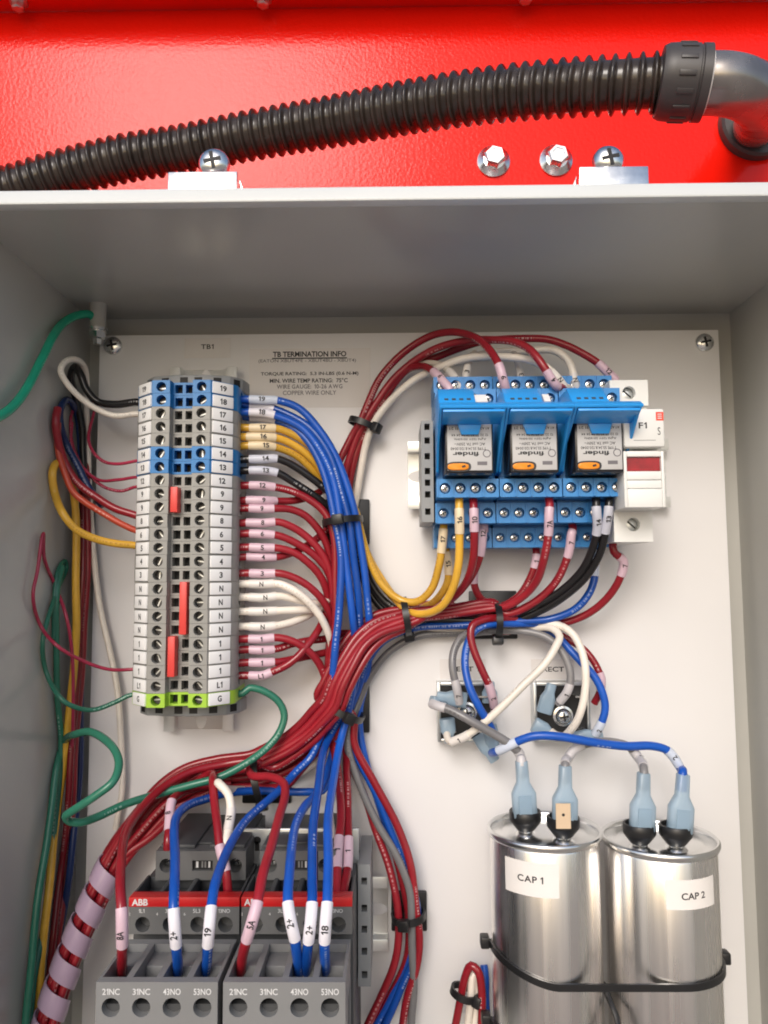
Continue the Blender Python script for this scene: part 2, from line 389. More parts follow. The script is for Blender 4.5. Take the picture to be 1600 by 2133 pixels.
# ground stud hanging from the ceiling in the back left corner
sp = P(205, 640, 11)
gs = empty('ground_stud', (sp.x, sp.y, ZTOP), 'grey threaded stud with nut in the top left corner of the enclosure', 'stud')
part('post', MB().lathe((sp.x, sp.y, ZTOP), (0, 0, -1), [(4.3, 0), (4.1, 12.5), (3.6, 13)]), 'paint_grey', gs)
part('washer', MB().lathe((sp.x, sp.y, ZTOP-13), (0, 0, -1), [(5.2, 0), (5.2, 1.4), (4.2, 1.6), (4.2, 2.2)], 20), 'zinc', gs)
part('nut', MB().lathe((sp.x, sp.y, ZTOP-15.2), (0, 0, -1), [(4.6, 0), (4.6, 3.2), (2.4, 3.5), (2.2, 6)], 6), 'zinc', gs)

# ------------------------------------------------------------------ screws and bolts
def screw_mesh(r, dome, slot=False, rec=True):
    mb = MB().lathe((0, 0, 0), (0, -1, 0), [(r, 0), (r*.97, dome*.35), (r*.8, dome*.75), (r*.45, dome), (0.01, dome*1.05)], 24)
    a = r*.55
    if slot: mb.obox((0, -dome*1.02, 0), (1, 0, .35), (-.35, 0, 1), (0, 1, 0), a*1.5, r*.11, .12, 1)
    elif rec:
        mb.obox((0, -dome*1.02, 0), (1, 0, .2), (-.2, 0, 1), (0, 1, 0), a, r*.12, .12, 1)
        mb.obox((0, -dome*1.025, 0), (-.2, 0, 1), (1, 0, .2), (0, 1, 0), a, r*.12, .12, 1)
    return mb.mesh('screw', ['zinc', 'hole_black'])
SC_BIG = screw_mesh(5.0, 2.4); SC_MID = screw_mesh(6.4, 4.4)
SC_TERM = MB().lathe((0, 0, 0), (0, -1, 0), [(1.95, 0), (1.95, .8), (1.5, 1.1), (.01, 1.1)], 16).obox((0, -1.12, 0), (1, 0, .5), (-.5, 0, 1), (0, 1, 0), 1.3, .28, .06, 1).obox((0, -1.125, 0), (-.5, 0, 1), (1, 0, .5), (0, 1, 0), 1.0, .28, .06, 1).mesh('screw', ['zinc', 'hole_black'])
SC_DARK = MB().lathe((0, 0, 0), (0, -1, 0), [(1.9, 0), (1.9, .6), (.01, .7)], 16).obox((0, -.72, 0), (1, 0, .6), (-.6, 0, 1), (0, 1, 0), 1.7, .3, .05, 1).mesh('screw', ['fitting_grey', 'zinc_dull'])

# ------------------------------------------------------------------ mounting plate
plate = empty('mounting_plate', (0, 1, -255), 'off-white painted mounting plate carrying all the devices and wires', 'mounting plate')
part('sheet', MB().box(-156, 172.6, -2.2, 0, -255, zz(693, 0)), 'plate_white', plate, bevel=.5)
for px, py in ((236, 721), (1467, 714)): place('screw', SC_BIG, plate, P(px, py, 0.02))
for sx in (-149, 166): part('standoff', MB().lathe((sx, 2.2, 122), (0, 1, 0), [(6, 0), (6, 9.7)]), 'paint_grey', plate)
def sticker(x0, y0, x1, y1, label, lines, name='sticker'):
    a, b = P(x0, y0, 0), P(x1, y1, 0)
    st = part(name, MB().box(a.x, b.x, 0.03, .16, b.z, a.z), 'sticker', plate); st['label'] = label
    for s, cx, cy, wd, hg, m, bo in lines:
        p = P(cx, cy, .16); text(s, p, st, hg/4.0, m=m, bold=bo, width=wd/4.0 if wd else None, off=.06)
    return st
sticker(385, 705, 480, 745, 'small paper sticker reading TB1', [('TB1', 432, 722, 27, 10.5, 'ink', .02)])
si = sticker(520, 727, 772, 848, 'paper sticker with terminal block wiring instructions', [
    ('TB TERMINATION INFO', 645, 737.5, 156, 12, 'ink', .03), ('(EATON XBUT4PE - XBUT4BU - XBUT4)', 640, 752, 207, 9, 'ink_grey', .01),
    ('TORQUE RATING:  5.3 IN-LBS (0.6 N-M)', 645, 779, 207, 9.5, 'ink', .022), ('MIN. WIRE TEMP RATING:  75°C', 643, 792.5, 165, 9.5, 'ink', .022),
    ('WIRE GAUGE:  10-26 AWG', 645, 805, 139, 9.5, 'ink_grey', .02), ('COPPER WIRE ONLY', 645, 818, 113, 9.5, 'ink_grey', .012)])
a, b = P(567, 745.5, .16), P(723, 746.6, .16)
part('underline', MB().box(a.x, b.x, .17, .22, b.z, a.z), 'ink', si)
sticker(916, 1373, 1012, 1414, 'paper sticker reading RECT 1', [('RECT 1', 968, 1393.5, 58, 10, 'ink', .02)])
sticker(1106, 1373, 1197, 1414, 'paper sticker reading RECT 2', [('RECT 2', 1160, 1394, 58, 10, 'ink', .02)])

# ------------------------------------------------------------------ DIN rails
def rail(label, p0, p1, u, notch=True):      # hat rail from p0 to p1, u = across
    p0, p1, u = Vector(p0), Vector(p1), Vector(u)
    pr = [(-17.5, 6.5), (-17.5, 7.5), (-12, 7.5), (-12, 1.4), (12, 1.4), (12, 7.5), (17.5, 7.5), (17.5, 6.5), (13, 6.5), (13, .4), (-13, .4), (-13, 6.5)]
    ax = (p1-p0).normalized(); mb = MB(); L = (p1-p0).length; r0 = 3.1
    rg = [[p0+ax*t+u*a+Vector((0, -b, 0)) for a, b in pr] for t in (0, L)]
    mb.loft(rg)
    o = part('din_rail', mb, 'rail_metal', None, p0, bevel=.25)
    tag(o, label, 'rail', 'DIN rails on the plate')
    for t in ((7.6, L-7.6) if notch else ()):
        c = p0+ax*t; s = MB()
        s.sup([(0, 7.5, 3.1), (.25, 7.5, 3.1)], c+Vector((0, -1.45, 0)), ax, u, (0, -1, 0), 24, 2.0)
        part('slot', s, 'plate_white', o)
    return o
XT = -98.3                                             # terminal strip
zr0, zr1 = zz(806, 47, 381), zz(1459, 47, 366); PITCH = (zr0-zr1)/23
rail('vertical zinc rail under the terminal strip', (XT, 0, zz(1521, 6)), (XT, 0, zz(762, 6)), (1, 0, 0))

# ------------------------------------------------------------------ terminal blocks
def block_mesh(mt):
    hz = PITCH/2-.06; mb = MB()
    half = [(5, 43), (5.3, 48), (13.6, 48), (14.2, 46.6), (22.4, 38.6), (24, 36), (24, 31), (24, 22), (24, 13), (19, 9), (19, 6)]
    prof = [(-x, h) for x, h in half[::-1]]+half
    n = len(prof)
    vs = [(x, -h, -hz) for x, h in prof]+[(x, -h, hz) for x, h in prof]
    fs = [tuple(range(n)), tuple(range(n, 2*n))[::-1]]; skip = set()
    for i in range(n):
        j = (i+1) % n; (xa, ha), (xb, hb) = prof[i], prof[j]
        if ha == 48 and hb == 48: skip.add(i)
        elif ha == 43 and hb == 43: skip.add(i)
        elif abs(xa) == 24 and abs(xb) == 24 and min(ha, hb) == 22: skip.add(i)
    fs += [(i, (i+1) % n, n+(i+1) % n, n+i) for i in range(n) if i not in skip]
    mb.add(vs, fs)
    for sx in (-1, 1):
        mb.cell((sx*9.45, -48, 0), (1, 0, 0), (0, 0, 1), (0, -1, 0), 4.15, hz, 2.3, 5)
        mb.cell((sx*24, -26.5, 0), (0, 1, 0), (0, 0, 1), (sx, 0, 0), 4.5, hz, 2.3, 6)
        mb.cell((sx*2.5, -43, 0), (1, 0, 0), (0, 0, 1), (0, -1, 0), 2.5, hz, 0, 5, rect=(1.75, 2.0))
    return mb.mesh('housing', mt, recalc=True)
BM = {c: block_mesh('block_'+c) for c in ('grey', 'blue', 'green')}
ang = math.atan2(8, 8.2)
def tag_mesh(sx):
    c = Vector((sx*18.3, -43.1, 0)); t = Vector((sx*8.2, 8.0, 0)).normalized(); n = Vector((sx*8.0, -8.2, 0)).normalized()
    return MB().obox(c, t, (0, 0, 1), n, 5.5, 2.72, .55).mesh('marker_tag', 'tag_white', bevel=.25), c+n*.55, t, n
TM = {sx: tag_mesh(sx) for sx in (-1, 1)}
PIT = MB().box(-1.75, 1.75, 37.9, 38.0, -2, 2).mesh('slot', 'hole_black')
names = ['19', '18', '17', '16', '15', '14', '13', '12', '9', '9', '8', '6', '5', '4', '3', 'N', 'N', 'N', 'N', '1', '1', '1', 'L1', 'G']
ordn = {8: 'upper', 9: 'lower', 15: 'first from the top', 16: 'second from the top', 17: 'third from the top', 18: 'lowest', 19: 'upper', 20: 'middle', 21: 'lower'}
NW = {'19': 'nineteen', '18': 'eighteen', '17': 'seventeen', '16': 'sixteen', '15': 'fifteen', '14': 'fourteen', '13': 'thirteen', '12': 'twelve', '9': 'nine', '8': 'eight', '6': 'six', '5': 'five', '4': 'four', '3': 'three', '1': 'one', 'L1': 'L-one'}
for k, s in enumerate(names):
    c = 'blue' if s in ('19', '18', '14', '13') else 'green' if s == 'G' else 'grey'
    z = zr0-k*PITCH
    lb = ('%s of the grey terminal blocks marked %s' % (ordn[k], NW.get(s, s))) if k in ordn else '%s terminal block marked %s on the left strip' % ('green and yellow' if c == 'green' else c, NW.get(s, s))
    xj = XT+random.uniform(-.15, .15); root = empty('terminal_block', (xj, 0, z), lb, 'terminal block', 'terminal blocks on the left strip')
    place('housing', BM[c], root, (xj, 0, z))
    for sx in (-1, 1):
        place('screw', SC_DARK, root, (xj+sx*9.45, -43.05-random.uniform(0, .6), z)).rotation_euler = (0, random.uniform(0, 3.14), 0); place('slot', PIT, root, (XT+sx*2.5, 0, z))
        me, cc, t, n = TM[sx]; tg = place('marker_tag', me, root, (XT+random.uniform(-.18, .18), random.uniform(-.1, .12), z+random.uniform(-.1, .1)))
        jz = random.uniform(-.12, .12)
        text(s, ORI[tg.name]+Vector((0, 0, jz))+cc, tg, 2.75, right=t*sx, up=(0, 0, 1), bold=.03, off=.06, width={'N': 2.1, '1': 1.05, 'L1': 2.9, 'G': 2.1}.get(s, 1.75*len(s)))
if True:
    z = zr0-23*PITCH
    for sx in (-1, 1):
        y = MB().box(XT+sx*13.75-.5, XT+sx*13.75+.5, 46.9, 48.06, z-2.6, z+2.6)
def jumper(px, py0, py1, sx, label):
    a, b = zz(py0, 48, px), zz(py1, 48, px); x = XT+sx*2.5
    o = part('jumper_bar', MB().box(x-1.65, x+1.65, 40, 48.6, b, a), 'jumper_red', None, (x, -40, b), bevel=.3)
    tag(o, label, 'jumper', 'red jumper bars in the terminal strip')
jumper(366, 1014, 1067, -1, 'short red jumper bar across the two blocks marked 9')
jumper(381, 1212, 1322, 1, 'long red jumper bar across the four blocks marked N')
jumper(356, 1326, 1410, -1, 'red jumper bar across the three blocks marked 1')
def end_bracket(z, d, label):
    root = empty('end_bracket', (XT, 0, z), label, 'end bracket', 'end brackets of the terminal strip')
    pr = [(-24, 12), (-24, 24), (-19, 30), (-7, 33), (7, 33), (19, 30), (24, 24), (25.5, 14), (19, 6), (-19, 6)]
    part('body', MB().prism(pr, lambda p, t: (XT+p[0], -p[1], z+t*d), 0, 6.4), 'bracket_grey', root, bevel=.5)
    zc = z+d*3.4
    for x, hh, nx in ((-21.5, 27.2, -1.2), (-12.5, 31.7, -.25), (-3, 33.05, 0), (4, 33.05, 0), (13, 31.6, .25), (21.6, 27, 1.2)):
        part('slot', MB().obox((XT+x, -hh, zc), (1, nx*1.0, 0), (0, 0, 1), (nx, -1, 0), 1.9, 1.7, .12), 'hole_black', root)
end_bracket(zr0+PITCH/2+.1, 1, 'grey end bracket above the blue block marked 19')
end_bracket(zr1-PITCH/2-.1, -1, 'grey end bracket below the green block marked G')

# ------------------------------------------------------------------ relays
XR = [xx(975, 1018, 54)]; XR = [XR[0], XR[0]+28.4, XR[0]+56.8]
rail('zinc rail behind the blue relay sockets', (xx(850, 990, 7), 0, zz(990, 7)), (xx(1395, 990, 7), 0, zz(990, 7)), (0, 0, 1))
Z1a, Z1b = zz(999, 54), zz(1037, 54); Z2a, Z2b = zz(1049, 41), zz(1091, 41); Z3a, Z3b = zz(1101, 26), zz(1142, 26)
ZT = zz(812, 50); ZM0, ZM1 = zz(871, 66), zz(981, 66)
def tier(mb, x0, h0, h1, za, zb, n=4, pw=6.9, r=2.45):
    wtot = 27.8; e = (wtot-n*pw)/2; zc = (za+zb)/2; hz = (za-zb)/2
    mb.box(x0-wtot/2, x0-wtot/2+e, h0, h1, zb, za); mb.box(x0+wtot/2-e, x0+wtot/2, h0, h1, zb, za)
    # side faces, top and underside of the screw row
    xa, xb = x0-n*pw/2, x0+n*pw/2
    mb.add([(xa, -h0, zb), (xb, -h0, zb), (xb, -h1, zb), (xa, -h1, zb)], [(0, 1, 2, 3)])
    mb.add([(xa, -h0, za), (xb, -h0, za), (xb, -h1, za), (xa, -h1, za)], [(3, 2, 1, 0)])
    out = []
    for i in range(n):
        cx = xa+pw*(i+.5); mb.cell((cx, -h1, zc), (1, 0, 0), (0, 0, 1), (0, -1, 0), pw/2, hz, r, 4)
        mb.box(cx-pw/2-.35, cx-pw/2+.35, h1-.2, h1+.7, zb+.2, za-.2)
        out.append((cx, -h1+2.2, zc))
    return out
def make_relay(i):
    x = XR[i]; nm = ('left', 'middle', 'right')[i]
    root = empty('relay_socket', (x, 0, Z3b), '%s of the three blue relay sockets with screw tiers' % nm, 'relay socket', 'relay sockets on the right rail')
    base = MB().box(x-13.7, x+13.7, 8, 24, Z3b+1, ZT+4); base.box(x-13.6, x+13.6, 23, 38, Z2b+1, ZT); base.box(x-13.5, x+13.5, 37, 45, Z1b+1, ZT-3)
    part('base', base, 'socket_blue', root, bevel=.4)
    for h0, h1, za, zb, nme in ((24.1, 54, Z1a, Z1b, 'terminal_row'), (24.1, 41, Z2a, Z2b, 'terminal_row'), (8.1, 26, Z3a, Z3b, 'terminal_row'), (24.1, 50, ZT, ZT-9, 'terminal_row'), (8.1, 38, ZT+9, ZT+1, 'terminal_row')):
        mb = MB(); cs = tier(mb, x, h0, h1, za, zb); row = part(nme, mb, 'socket_blue', root, sharp=30)
        for c in cs: place('screw', SC_TERM, row, c)
    # retaining clip
    clip = MB()
    zA, zB, zC, zD = zz(817, 63), zz(846, 80), zz(853, 80), zz(880, 68)
    def strip(x0, x1, a, b, th=1.3):
        (za, ha), (zb, hb) = a, b
        v = Vector((0, hb-ha, zb-za)); nrm = Vector((0, -(zb-za), (hb-ha))).normalized()
        q = [Vector((xx_, -h_, z_)) for xx_, h_, z_ in ((x0, ha, za), (x1, ha, za), (x1, hb, zb), (x0, hb, zb))]
        d = Vector((0, v.z, -v.y)); d = Vector((0, (zb-za), (hb-ha))).normalized()*th
        clip.add(q+[p+d for p in q], [(0, 1, 2, 3), (7, 6, 5, 4), (0, 4, 5, 1), (1, 5, 6, 2), (2, 6, 7, 3), (3, 7, 4, 0)])
    strip(x-13.9, x+1.8, (zA, 63), (zB+.5, 76)); strip(x-13.9, x+14.6, (zB+1.0, 76), (zC, 80.5)); strip(x-12.6, x+13.4, (zC, 80), (zD, 67.6))
    clip.prism([(-6.2, zD+1), (5.6, zD+1), (3.6, zz(906, 68)), (-3.8, zz(906, 68))], lambda p, t: (x+p[0], -t, p[1]), 66.3, 67.7)
    for sx in (-1, 1):
        pl = [(zA-3, 46), (zB+2, 66), (zB, 79.5), (zC, 80.5), (zz(868, 77), 76), (zz(940, 63), 61), (zz(985, 52), 52), (zz(992, 48), 46)] if sx > 0 else [(zA, 46), (zA, 62.5), (zB, 79.5), (zC, 80.5), (zz(868, 77), 76), (zz(925, 62), 60), (zz(985, 52), 52), (zz(992, 48), 46)]
        clip.prism(pl, lambda p, t: (x+t, -p[1], p[0]), sx*12.9, sx*14.1)
    cl = part('retaining_clip', clip, 'clip_blue', root, bevel=.3)
    for q in range(4):
        cx = x-10.6+q*3.2; zq = zB+3.2; hq = 76-13*(zq-zB-.5)/(zA-zB-.5)
        part('vent', MB().obox(Vector((cx, -hq, zq))+Vector((0, -(zA-zB), 13)).normalized()*1.3, (1, 0, 0), (0, 13, zA-zB), (0, -(zA-zB), 13), .85, .8, .2), 'contactor_dark', cl)
    if i < 2:
        zq = (zA+zB)/2
        part('marker_tab', MB().obox((x+4.6, -69.6, zq), (1, 0, 0), (0, 13, zA-zB), (0, -(zA-zB), 13), 2.6 if i == 0 else 1.4, 3.6, .5), 'tag_white', cl)
    # relay plugged into it
    rl = empty('relay', (x-.3, -38, ZM1), '%s of the three plug-in relays with grey printed face' % nm, 'relay', 'relays in the blue sockets')
    xr = x-.3
    part('case', MB().box(xr-10.6, xr+10.6, 38, 65.2, ZM1-1.2, ZM0), 'relay_black', rl, bevel=.8)
    lab = part('face_label', MB().box(xr-9.6, xr+9.8, 65.25, 65.7, ZM1, ZM0-.6), 'relay_label', rl, bevel=.18)
    L = lambda s, u, v, hg, wd, b=.015: text(s, (xr+u, -65.7, ZM1+v), lab, hg, (-1, 0, 0), (0, 0, -1), 'ink', b, wd, .05)
    L('finder', -1.6, 7.2, 2.0, 11.5, .03); L('TYPE 55.34.8.120.0040', -.4, 9.6, 1.3, 15.5); L('AC coil 7A 250V~', .2, 11.6, 1.3, 13.5); L('AgNi 120V 50/60Hz', .4, 13.9, 1.2, 14); L('12 22 32 42 14 24 34 44', .3, 15.6, 1.1, 16)
    L('11 21', -6.6, 18.6, 1.2, 4); L('A1 A2', 6.9, 18.6, 1.2, 4)
    part('approval_mark', MB().lathe((xr+7.6, -65.7, ZM1+7.4), (0, -1, 0), [(1.75, 0), (1.75, .08), (1.35, .085), (1.35, .0)], 20, cap=False), 'ink_grey', lab)
    part('date_bar', MB().box(xr+3.4, xr+7.7, 65.7, 65.78, ZM1+2.3, ZM1+3.9), 'ink_grey', lab)
    bt = MB().sup([(0, 4.6, 1.5), (.6, 4.6, 1.5), (.9, 4.2, 1.2)], (xr-5.0, -65.6, ZM1+1.6), (1, 0, 0), (0, 0, 1), (0, -1, 0), 20, 3)
    btn = part('test_button', bt, 'orange', rl)
    part('pointer', MB().obox((xr-2.6, -66.55, ZM1+1.7), (1, 0, .3), (-.3, 0, 1), (0, 1, 0), .8, .45, .04), 'ink', btn)
    part('button_frame', MB().sup([(0, 5.4, 2.2), (.12, 5.4, 2.2)], (xr-4.7, -65.7, ZM1+1.7), (1, 0, 0), (0, 0, 1), (0, -1, 0), 20, 3), 'relay_black', rl)
for i in range(3): make_relay(i)
def end_stop(x0, x1, za, zb, hh, label, ys, mt='bracket_grey'):
    xc, hw = (x0+x1)/2, (x1-x0)/2; mb = MB()
    root = empty('end_stop', (xc, 0, zb), label, 'end stop', 'end stops on the rails')
    zs = [za]+[(ys[i]+ys[i+1])/2 for i in range(len(ys)-1)]+[zb]
    for i, y in enumerate(ys):
        lo, hi = zs[i+1], zs[i]; c = (lo+hi)/2; b = min(1.5, (hi-lo)/2-.6)
        mb.cell((xc, -hh, c), (1, 0, 0), (0, 0, 1), (0, -1, 0), hw, (hi-lo)/2, 0, 5, rect=(1.25, b))
    mb.add([(x, -h, z) for x in (x0, x1) for h in (6, hh) for z in (zb, za)], [(0, 1, 3, 2), (4, 6, 7, 5), (0, 4, 5, 1), (2, 6, 4, 0), (1, 5, 7, 3)])
    part('body', mb, mt, root, recalc=True)
    part('cavity', MB().box(x0+.8, x1-.8, hh-5.2, hh-5, zb+1, za-1), 'hole_black', root)
xs0, xs1 = xx(878, 980, 42), xx(903, 980, 42)
end_stop(xs0, xs1, zz(877, 42), zz(1088, 42), 42, 'grey end stop with square holes left of the relay sockets', [zz(y, 42) for y in (888, 917, 951, 985, 1006, 1027, 1062)])

# ------------------------------------------------------------------ fuse holder
fx = xx(1315, 960, 46); fr_ = empty('fuse_holder', (fx, 0, zz(1132, 46)), 'white fuse holder marked F1 with red window right of the relays', 'fuse holder')
fb = MB(); zt, zb_ = zz(796, 46), zz(1132, 46); zm0, zm1 = zz(849, 46), zz(1060, 46)
for za, zb in ((zt, zm0), (zm1, zb_)):
    fb.cell((fx, -46, (za+zb)/2), (1, 0, 0), (0, 0, 1), (0, -1, 0), 8.85, (za-zb)/2, 3.1, 8)
    fb.add([(fx+sx*8.85, -h, z) for sx in (-1, 1) for h in (6, 46) for z in (zb, za)], [(0, 1, 3, 2), (4, 6, 7, 5), (0, 2, 6, 4), (1, 5, 7, 3)])
fb.box(fx-8.85, fx+8.85, 6, 44, zm1, zm0)
part('body', fb, 'fuse_white', fr_, sharp=30)
for za, zb in ((zt, zm0), (zm1, zb_)):
    place('screw', MB().lathe((0, 0, 0), (0, -1, 0), [(2.9, 0), (2.9, 1.2), (2.2, 1.6), (.01, 1.6)], 20).obox((0, -1.62, 0), (1, 0, -.9), (.9, 0, 1), (0, 1, 0), 2.4, .4, .06, 1).mesh('screw', ['zinc_dull', 'hole_black']), fr_, (fx, -41.5, (za+zb)/2))
hc = 66; c0, c1, c2 = zz(851, hc, 1340), zz(931, hc, 1340), zz(1056, hc, 1340)
fcx = fx-.1
handle = part('carrier', MB().box(fcx-8.9, fcx+8.9, 44.1, hc, c1, c0), 'fuse_white', fr_, bevel=.9)
text('F1', (xx(1339, 886, hc), -hc, zz(886, hc, 1339)), handle, 2.7, bold=.02, off=.06, width=3.6)
lx = xx(1374, 867, hc); lz = zz(867, hc, 1374)
lg = part('logo', MB().box(lx-1.6, lx+1.7, hc+.02, hc+.1, lz-1.9, lz+1.9), 'logo_red', handle)
for dz in (-.9, 0, .9): part('logo_bar', MB().box(lx-.9, lx+.9, hc+.11, hc+.16, lz+dz-.2, lz+dz+.2), 'ink_white', lg)
text('S', (xx(1373, 898, hc), -hc, zz(898, hc, 1373)), handle, 3.4, bold=0, off=.06, width=1.2)
part('print_line', MB().box(xx(1320, 917, hc), xx(1366, 917, hc), hc+.02, hc+.06, zz(917.6, hc, 1340), zz(916.6, hc, 1340)), 'ink_grey', handle)
lowc = MB().box(fcx-8.9, fcx-7.4, 44.1, 64, c2, c1-1.4); lowc.box(fcx+7.6, fcx+8.9, 44.1, 64, c2, c1-1.4)
zw0, zw1 = zz(951, 64, 1340), zz(981, 64, 1340)
lowc.box(fcx-7.4, fcx+7.6, 44.1, 64, c2, zz(1018, 64, 1340)); lowc.box(fcx-7.4, fcx+7.6, 44.1, 64, zw0, c1-1.4)
lowc.box(fcx-7.35, fcx+7.55, 44.1, 63.4, zz(1018, 64, 1340)+.3, zz(1000, 64, 1340)); lowc.box(fcx-7.35, fcx+7.55, 44.1, 63.4, zz(1000, 64, 1340)+.25, zw1)
part('pull_out_drawer', lowc, 'fuse_white', fr_, bevel=.35)
part('window', MB().box(fcx-7.2, fcx+7.4, 50, 62.6, zw1+.2, zw0-.2), 'window_red', fr_)
part('indicator_backing', MB().box(fcx-8.2, fcx+8.2, 44.1, 49.5, c2+1, c1-1.4), 'hole_black', fr_)
part('end_plate', MB().box(xx(1303, 1000, 30)-9.5, fx-8.95, 6, 30, zz(1135, 30), zz(840, 30)), 'bracket_grey', fr_, bevel=.3)

# ------------------------------------------------------------------ contactors
def contactor(i):
    px0 = (269, 502)[i]; xc = xx(px0+115, 1878, 80) if i == 0 else xx(269+115, 1878, 80)+45.1
    nm = ('left', 'right')[i]; zt_ = zz(1869, 80, 400); za_ = zz(2044, 115, 340); zbot = -235
    root = empty('contactor', (xc, 0, zbot), '%s grey contactor with red stripe and numbered front block' % nm, 'contactor', 'contactors at the bottom left')
    # main body
    part('body', MB().box(xc-22.3, xc+22.3, 8, 74, zbot, zt_-6.2), 'contactor_dark', root, bevel=.5)
    top = MB()
    for k in range(5):
        x = xc-22.1+k*11.05; x0, x1 = max(x-.9, xc-22.2), min(x+.9, xc+22.2)
        top.box(x0, x1, 56, 78.6, zt_-6.1, zt_-.1)
    top.box(xc-22.2, xc+22.2, 40, 56, zt_-6.1, zt_-1.2)
    part('entry_ribs', top, 'contactor_dark', root, bevel=.3)
    for k in range(4):
        x = xc-16.6+k*11.05
        part('clamp', MB().box(x-2.2, x+2.6, 76, 78.2, zt_-2.2, zt_-.3), 'brass', root)
    fp = MB(); zs, zf = zz(1889, 80, 400), zz(1946, 80, 400)
    zh = zz(1926, 80, 400)
    for k in range(4):
        x = xc-16.6+k*11.05
        mid = (zs+zf)/2; fp.cell((x, -80, zh), (1, 0, 0), (0, 0, 1), (0, -1, 0), 5.52, zh-zf, 3.0, 9)
    fp.box(xc-22.1, xc+22.1, 74.1, 79.98, 2*zh-zf, zs)
    fp.add([(x, -h, z) for x in (xc-22.1, xc+22.1) for h in (74, 80) for z in (zf, 2*zh-zf)], [(0, 1, 3, 2), (4, 6, 7, 5), (0, 2, 6, 4)])
    front = part('front_plate', fp, 'contactor_mid', root, sharp=30)
    for k in range(4):
        x = xc-16.6+k*11.05
        place('screw', SC_BIG, front, (x, -72, zh)).scale = (.58, .5, .58)
        text(('1L1', '3L2', '5L3', '13NO')[k], (x-.5, -80, (2*zh-zf+zs)/2), front, 1.5, m='ink_white', bold=.0, off=.05)
        if k < 3: text(('2', '4', '6')[k], (x-5.3, -80, (2*zh-zf+zs)/2-1.2), front, 1.1, m='ink_white', bold=0, off=.05)
    st = part('red_stripe', MB().box(xc-22.3, xc+22.2, 74.1, 80.25, zs+.02, zt_), 'contactor_red', root, bevel=.25)
    text('ABB', (xc-17.8, -80.25, (zs+zt_)/2), st, 2.6, m='ink_white', bold=.03, off=.05)
    # rear coil block
    xr = xx(418, 1800, 60)+45.1*i-xx(384, 1878, 80)-(0 if i == 0 else 45.1)+xx(384, 1878, 80) if i == 0 else xx(620, 1800, 60)
    zr = zz(1773, 60, 420)
    hw = 19.3 if i == 0 else 16.2
    rb = MB(); zlo = zt_-1
    for sx in (-1, 1): rb.cell((xr+sx*(hw-4.5), -60, (zr+zlo)/2), (1, 0, 0), (0, 0, 1), (0, -1, 0), 4.5, (zr-zlo)/2, 2.9, 8)
    rb.cell((xr+.8, -60, (zr+zlo)/2), (1, 0, 0), (0, 0, 1), (0, -1, 0), hw-9+.8, (zr-zlo)/2, 0, 1.5, rect=(4.4, 2.1))
    rb.add([(x, -h, z) for x in (xr-hw, xr+hw) for h in (10, 60) for z in (zlo, zr)], [(0, 1, 3, 2), (4, 6, 7, 5), (1, 5, 7, 3)])
    part('coil_block', rb, 'contactor_mid', root, sharp=30)
    part('coil_cap', MB().box(xr-hw+1, xr-3.2, 12, 57, zr+.05, zr+1.6).box(xr+3.2, xr+hw-1, 12, 57, zr+.05, zr+1.6).box(xr-3.1, xr+3.1, 12, 52, zr+.05, zr+.9), 'contactor_dark', root, bevel=.4)
    win = part('rating_window', MB().box(xr+.8-4.3, xr+.8+4.3, 58.3, 58.6, (zr+zlo)/2-2, (zr+zlo)/2+2), 'hole_black', root)
    for dx, dw in ((-2.6, .5), (-.4, .35), (.9, .35), (2.6, .4)): part('contact_mark', MB().box(xr+.8+dx-dw, xr+.8+dx+dw, 58.62, 58.7, (zr+zlo)/2-1.3, (zr+zlo)/2+1.3), 'contactor_grey' if dw < .4 else 'ink_white', win)
    for sx in (-1, 1): place('screw', SC_BIG, root, (xr+sx*(hw-4.5), -53, (zr+zlo)/2)).scale = (.55, .5, .55)
    # front auxiliary block
    wx = 21.6
    ax = empty('auxiliary_block', (xc, 0, zbot)); ax.parent = root; ax.location = (0, 0, 0); ORI[ax.name] = ORI[root.name]
    ab = MB(); zh = zz(2099, 115, 340); cellw = 2*wx/4; zlow = zh-(za_-1.8-zh)
    hz_ = 4.6
    for k in range(4):
        x = xc-wx+cellw*(k+.5); ab.cell((x, -115, zh), (1, 0, 0), (0, 0, 1), (0, -1, 0), cellw/2, hz_, 3.25, 10, k=28)
    ab.box(xc-wx, xc+wx, 111.5, 115-.0, zh+hz_, za_-.3); ab.box(xc-wx, xc+wx, 100, 115, zbot, zh-hz_)
    ab.add([(x, -h, z) for x in (xc-wx, xc+wx) for h in (84, 115) for z in (zh-hz_, zh+hz_)], [(0, 1, 3, 2), (4, 6, 7, 5)])
    ab.box(xc-wx, xc+wx, 82, 86, zbot, za_-.6)
    for k in range(5):
        x = xc-wx+cellw*k; x0, x1 = max(x-1.15, xc-wx), min(x+1.15, xc+wx); ab.box(x0+.01, x1-.01, 86, 111.5, za_-14, za_-.25-.05*(k % 2))
    part('shell', ab, 'contactor_grey', root, sharp=30)
    part('pocket_floor', MB().box(xc-wx+.5, xc+wx-.5, 86, 111.4, zbot, za_-9.5), 'contactor_dark', root)
    for k in range(4):
        x = xc-wx+cellw*(k+.5)
        part('pocket_step', MB().box(x-cellw/2+1.2, x+cellw/2-1.2, 86.1, 97, za_-9.5, za_-3.5), 'contactor_grey', root, bevel=.3)
        place('screw', SC_BIG, root, (x, -106.5, zh)).scale = (.6, .4, .6)
        text(('21NC', '31NC', '43NO', '53NO')[k], (x, -115, zz(2066, 115, 340)), root, 2.15, m='ink_white', bold=.012, off=.05, width=6.2)
    bpy.data.objects.remove(ax)
    return xc
XC = [contactor(0), contactor(1)]
zrl = zz(1905, 8)
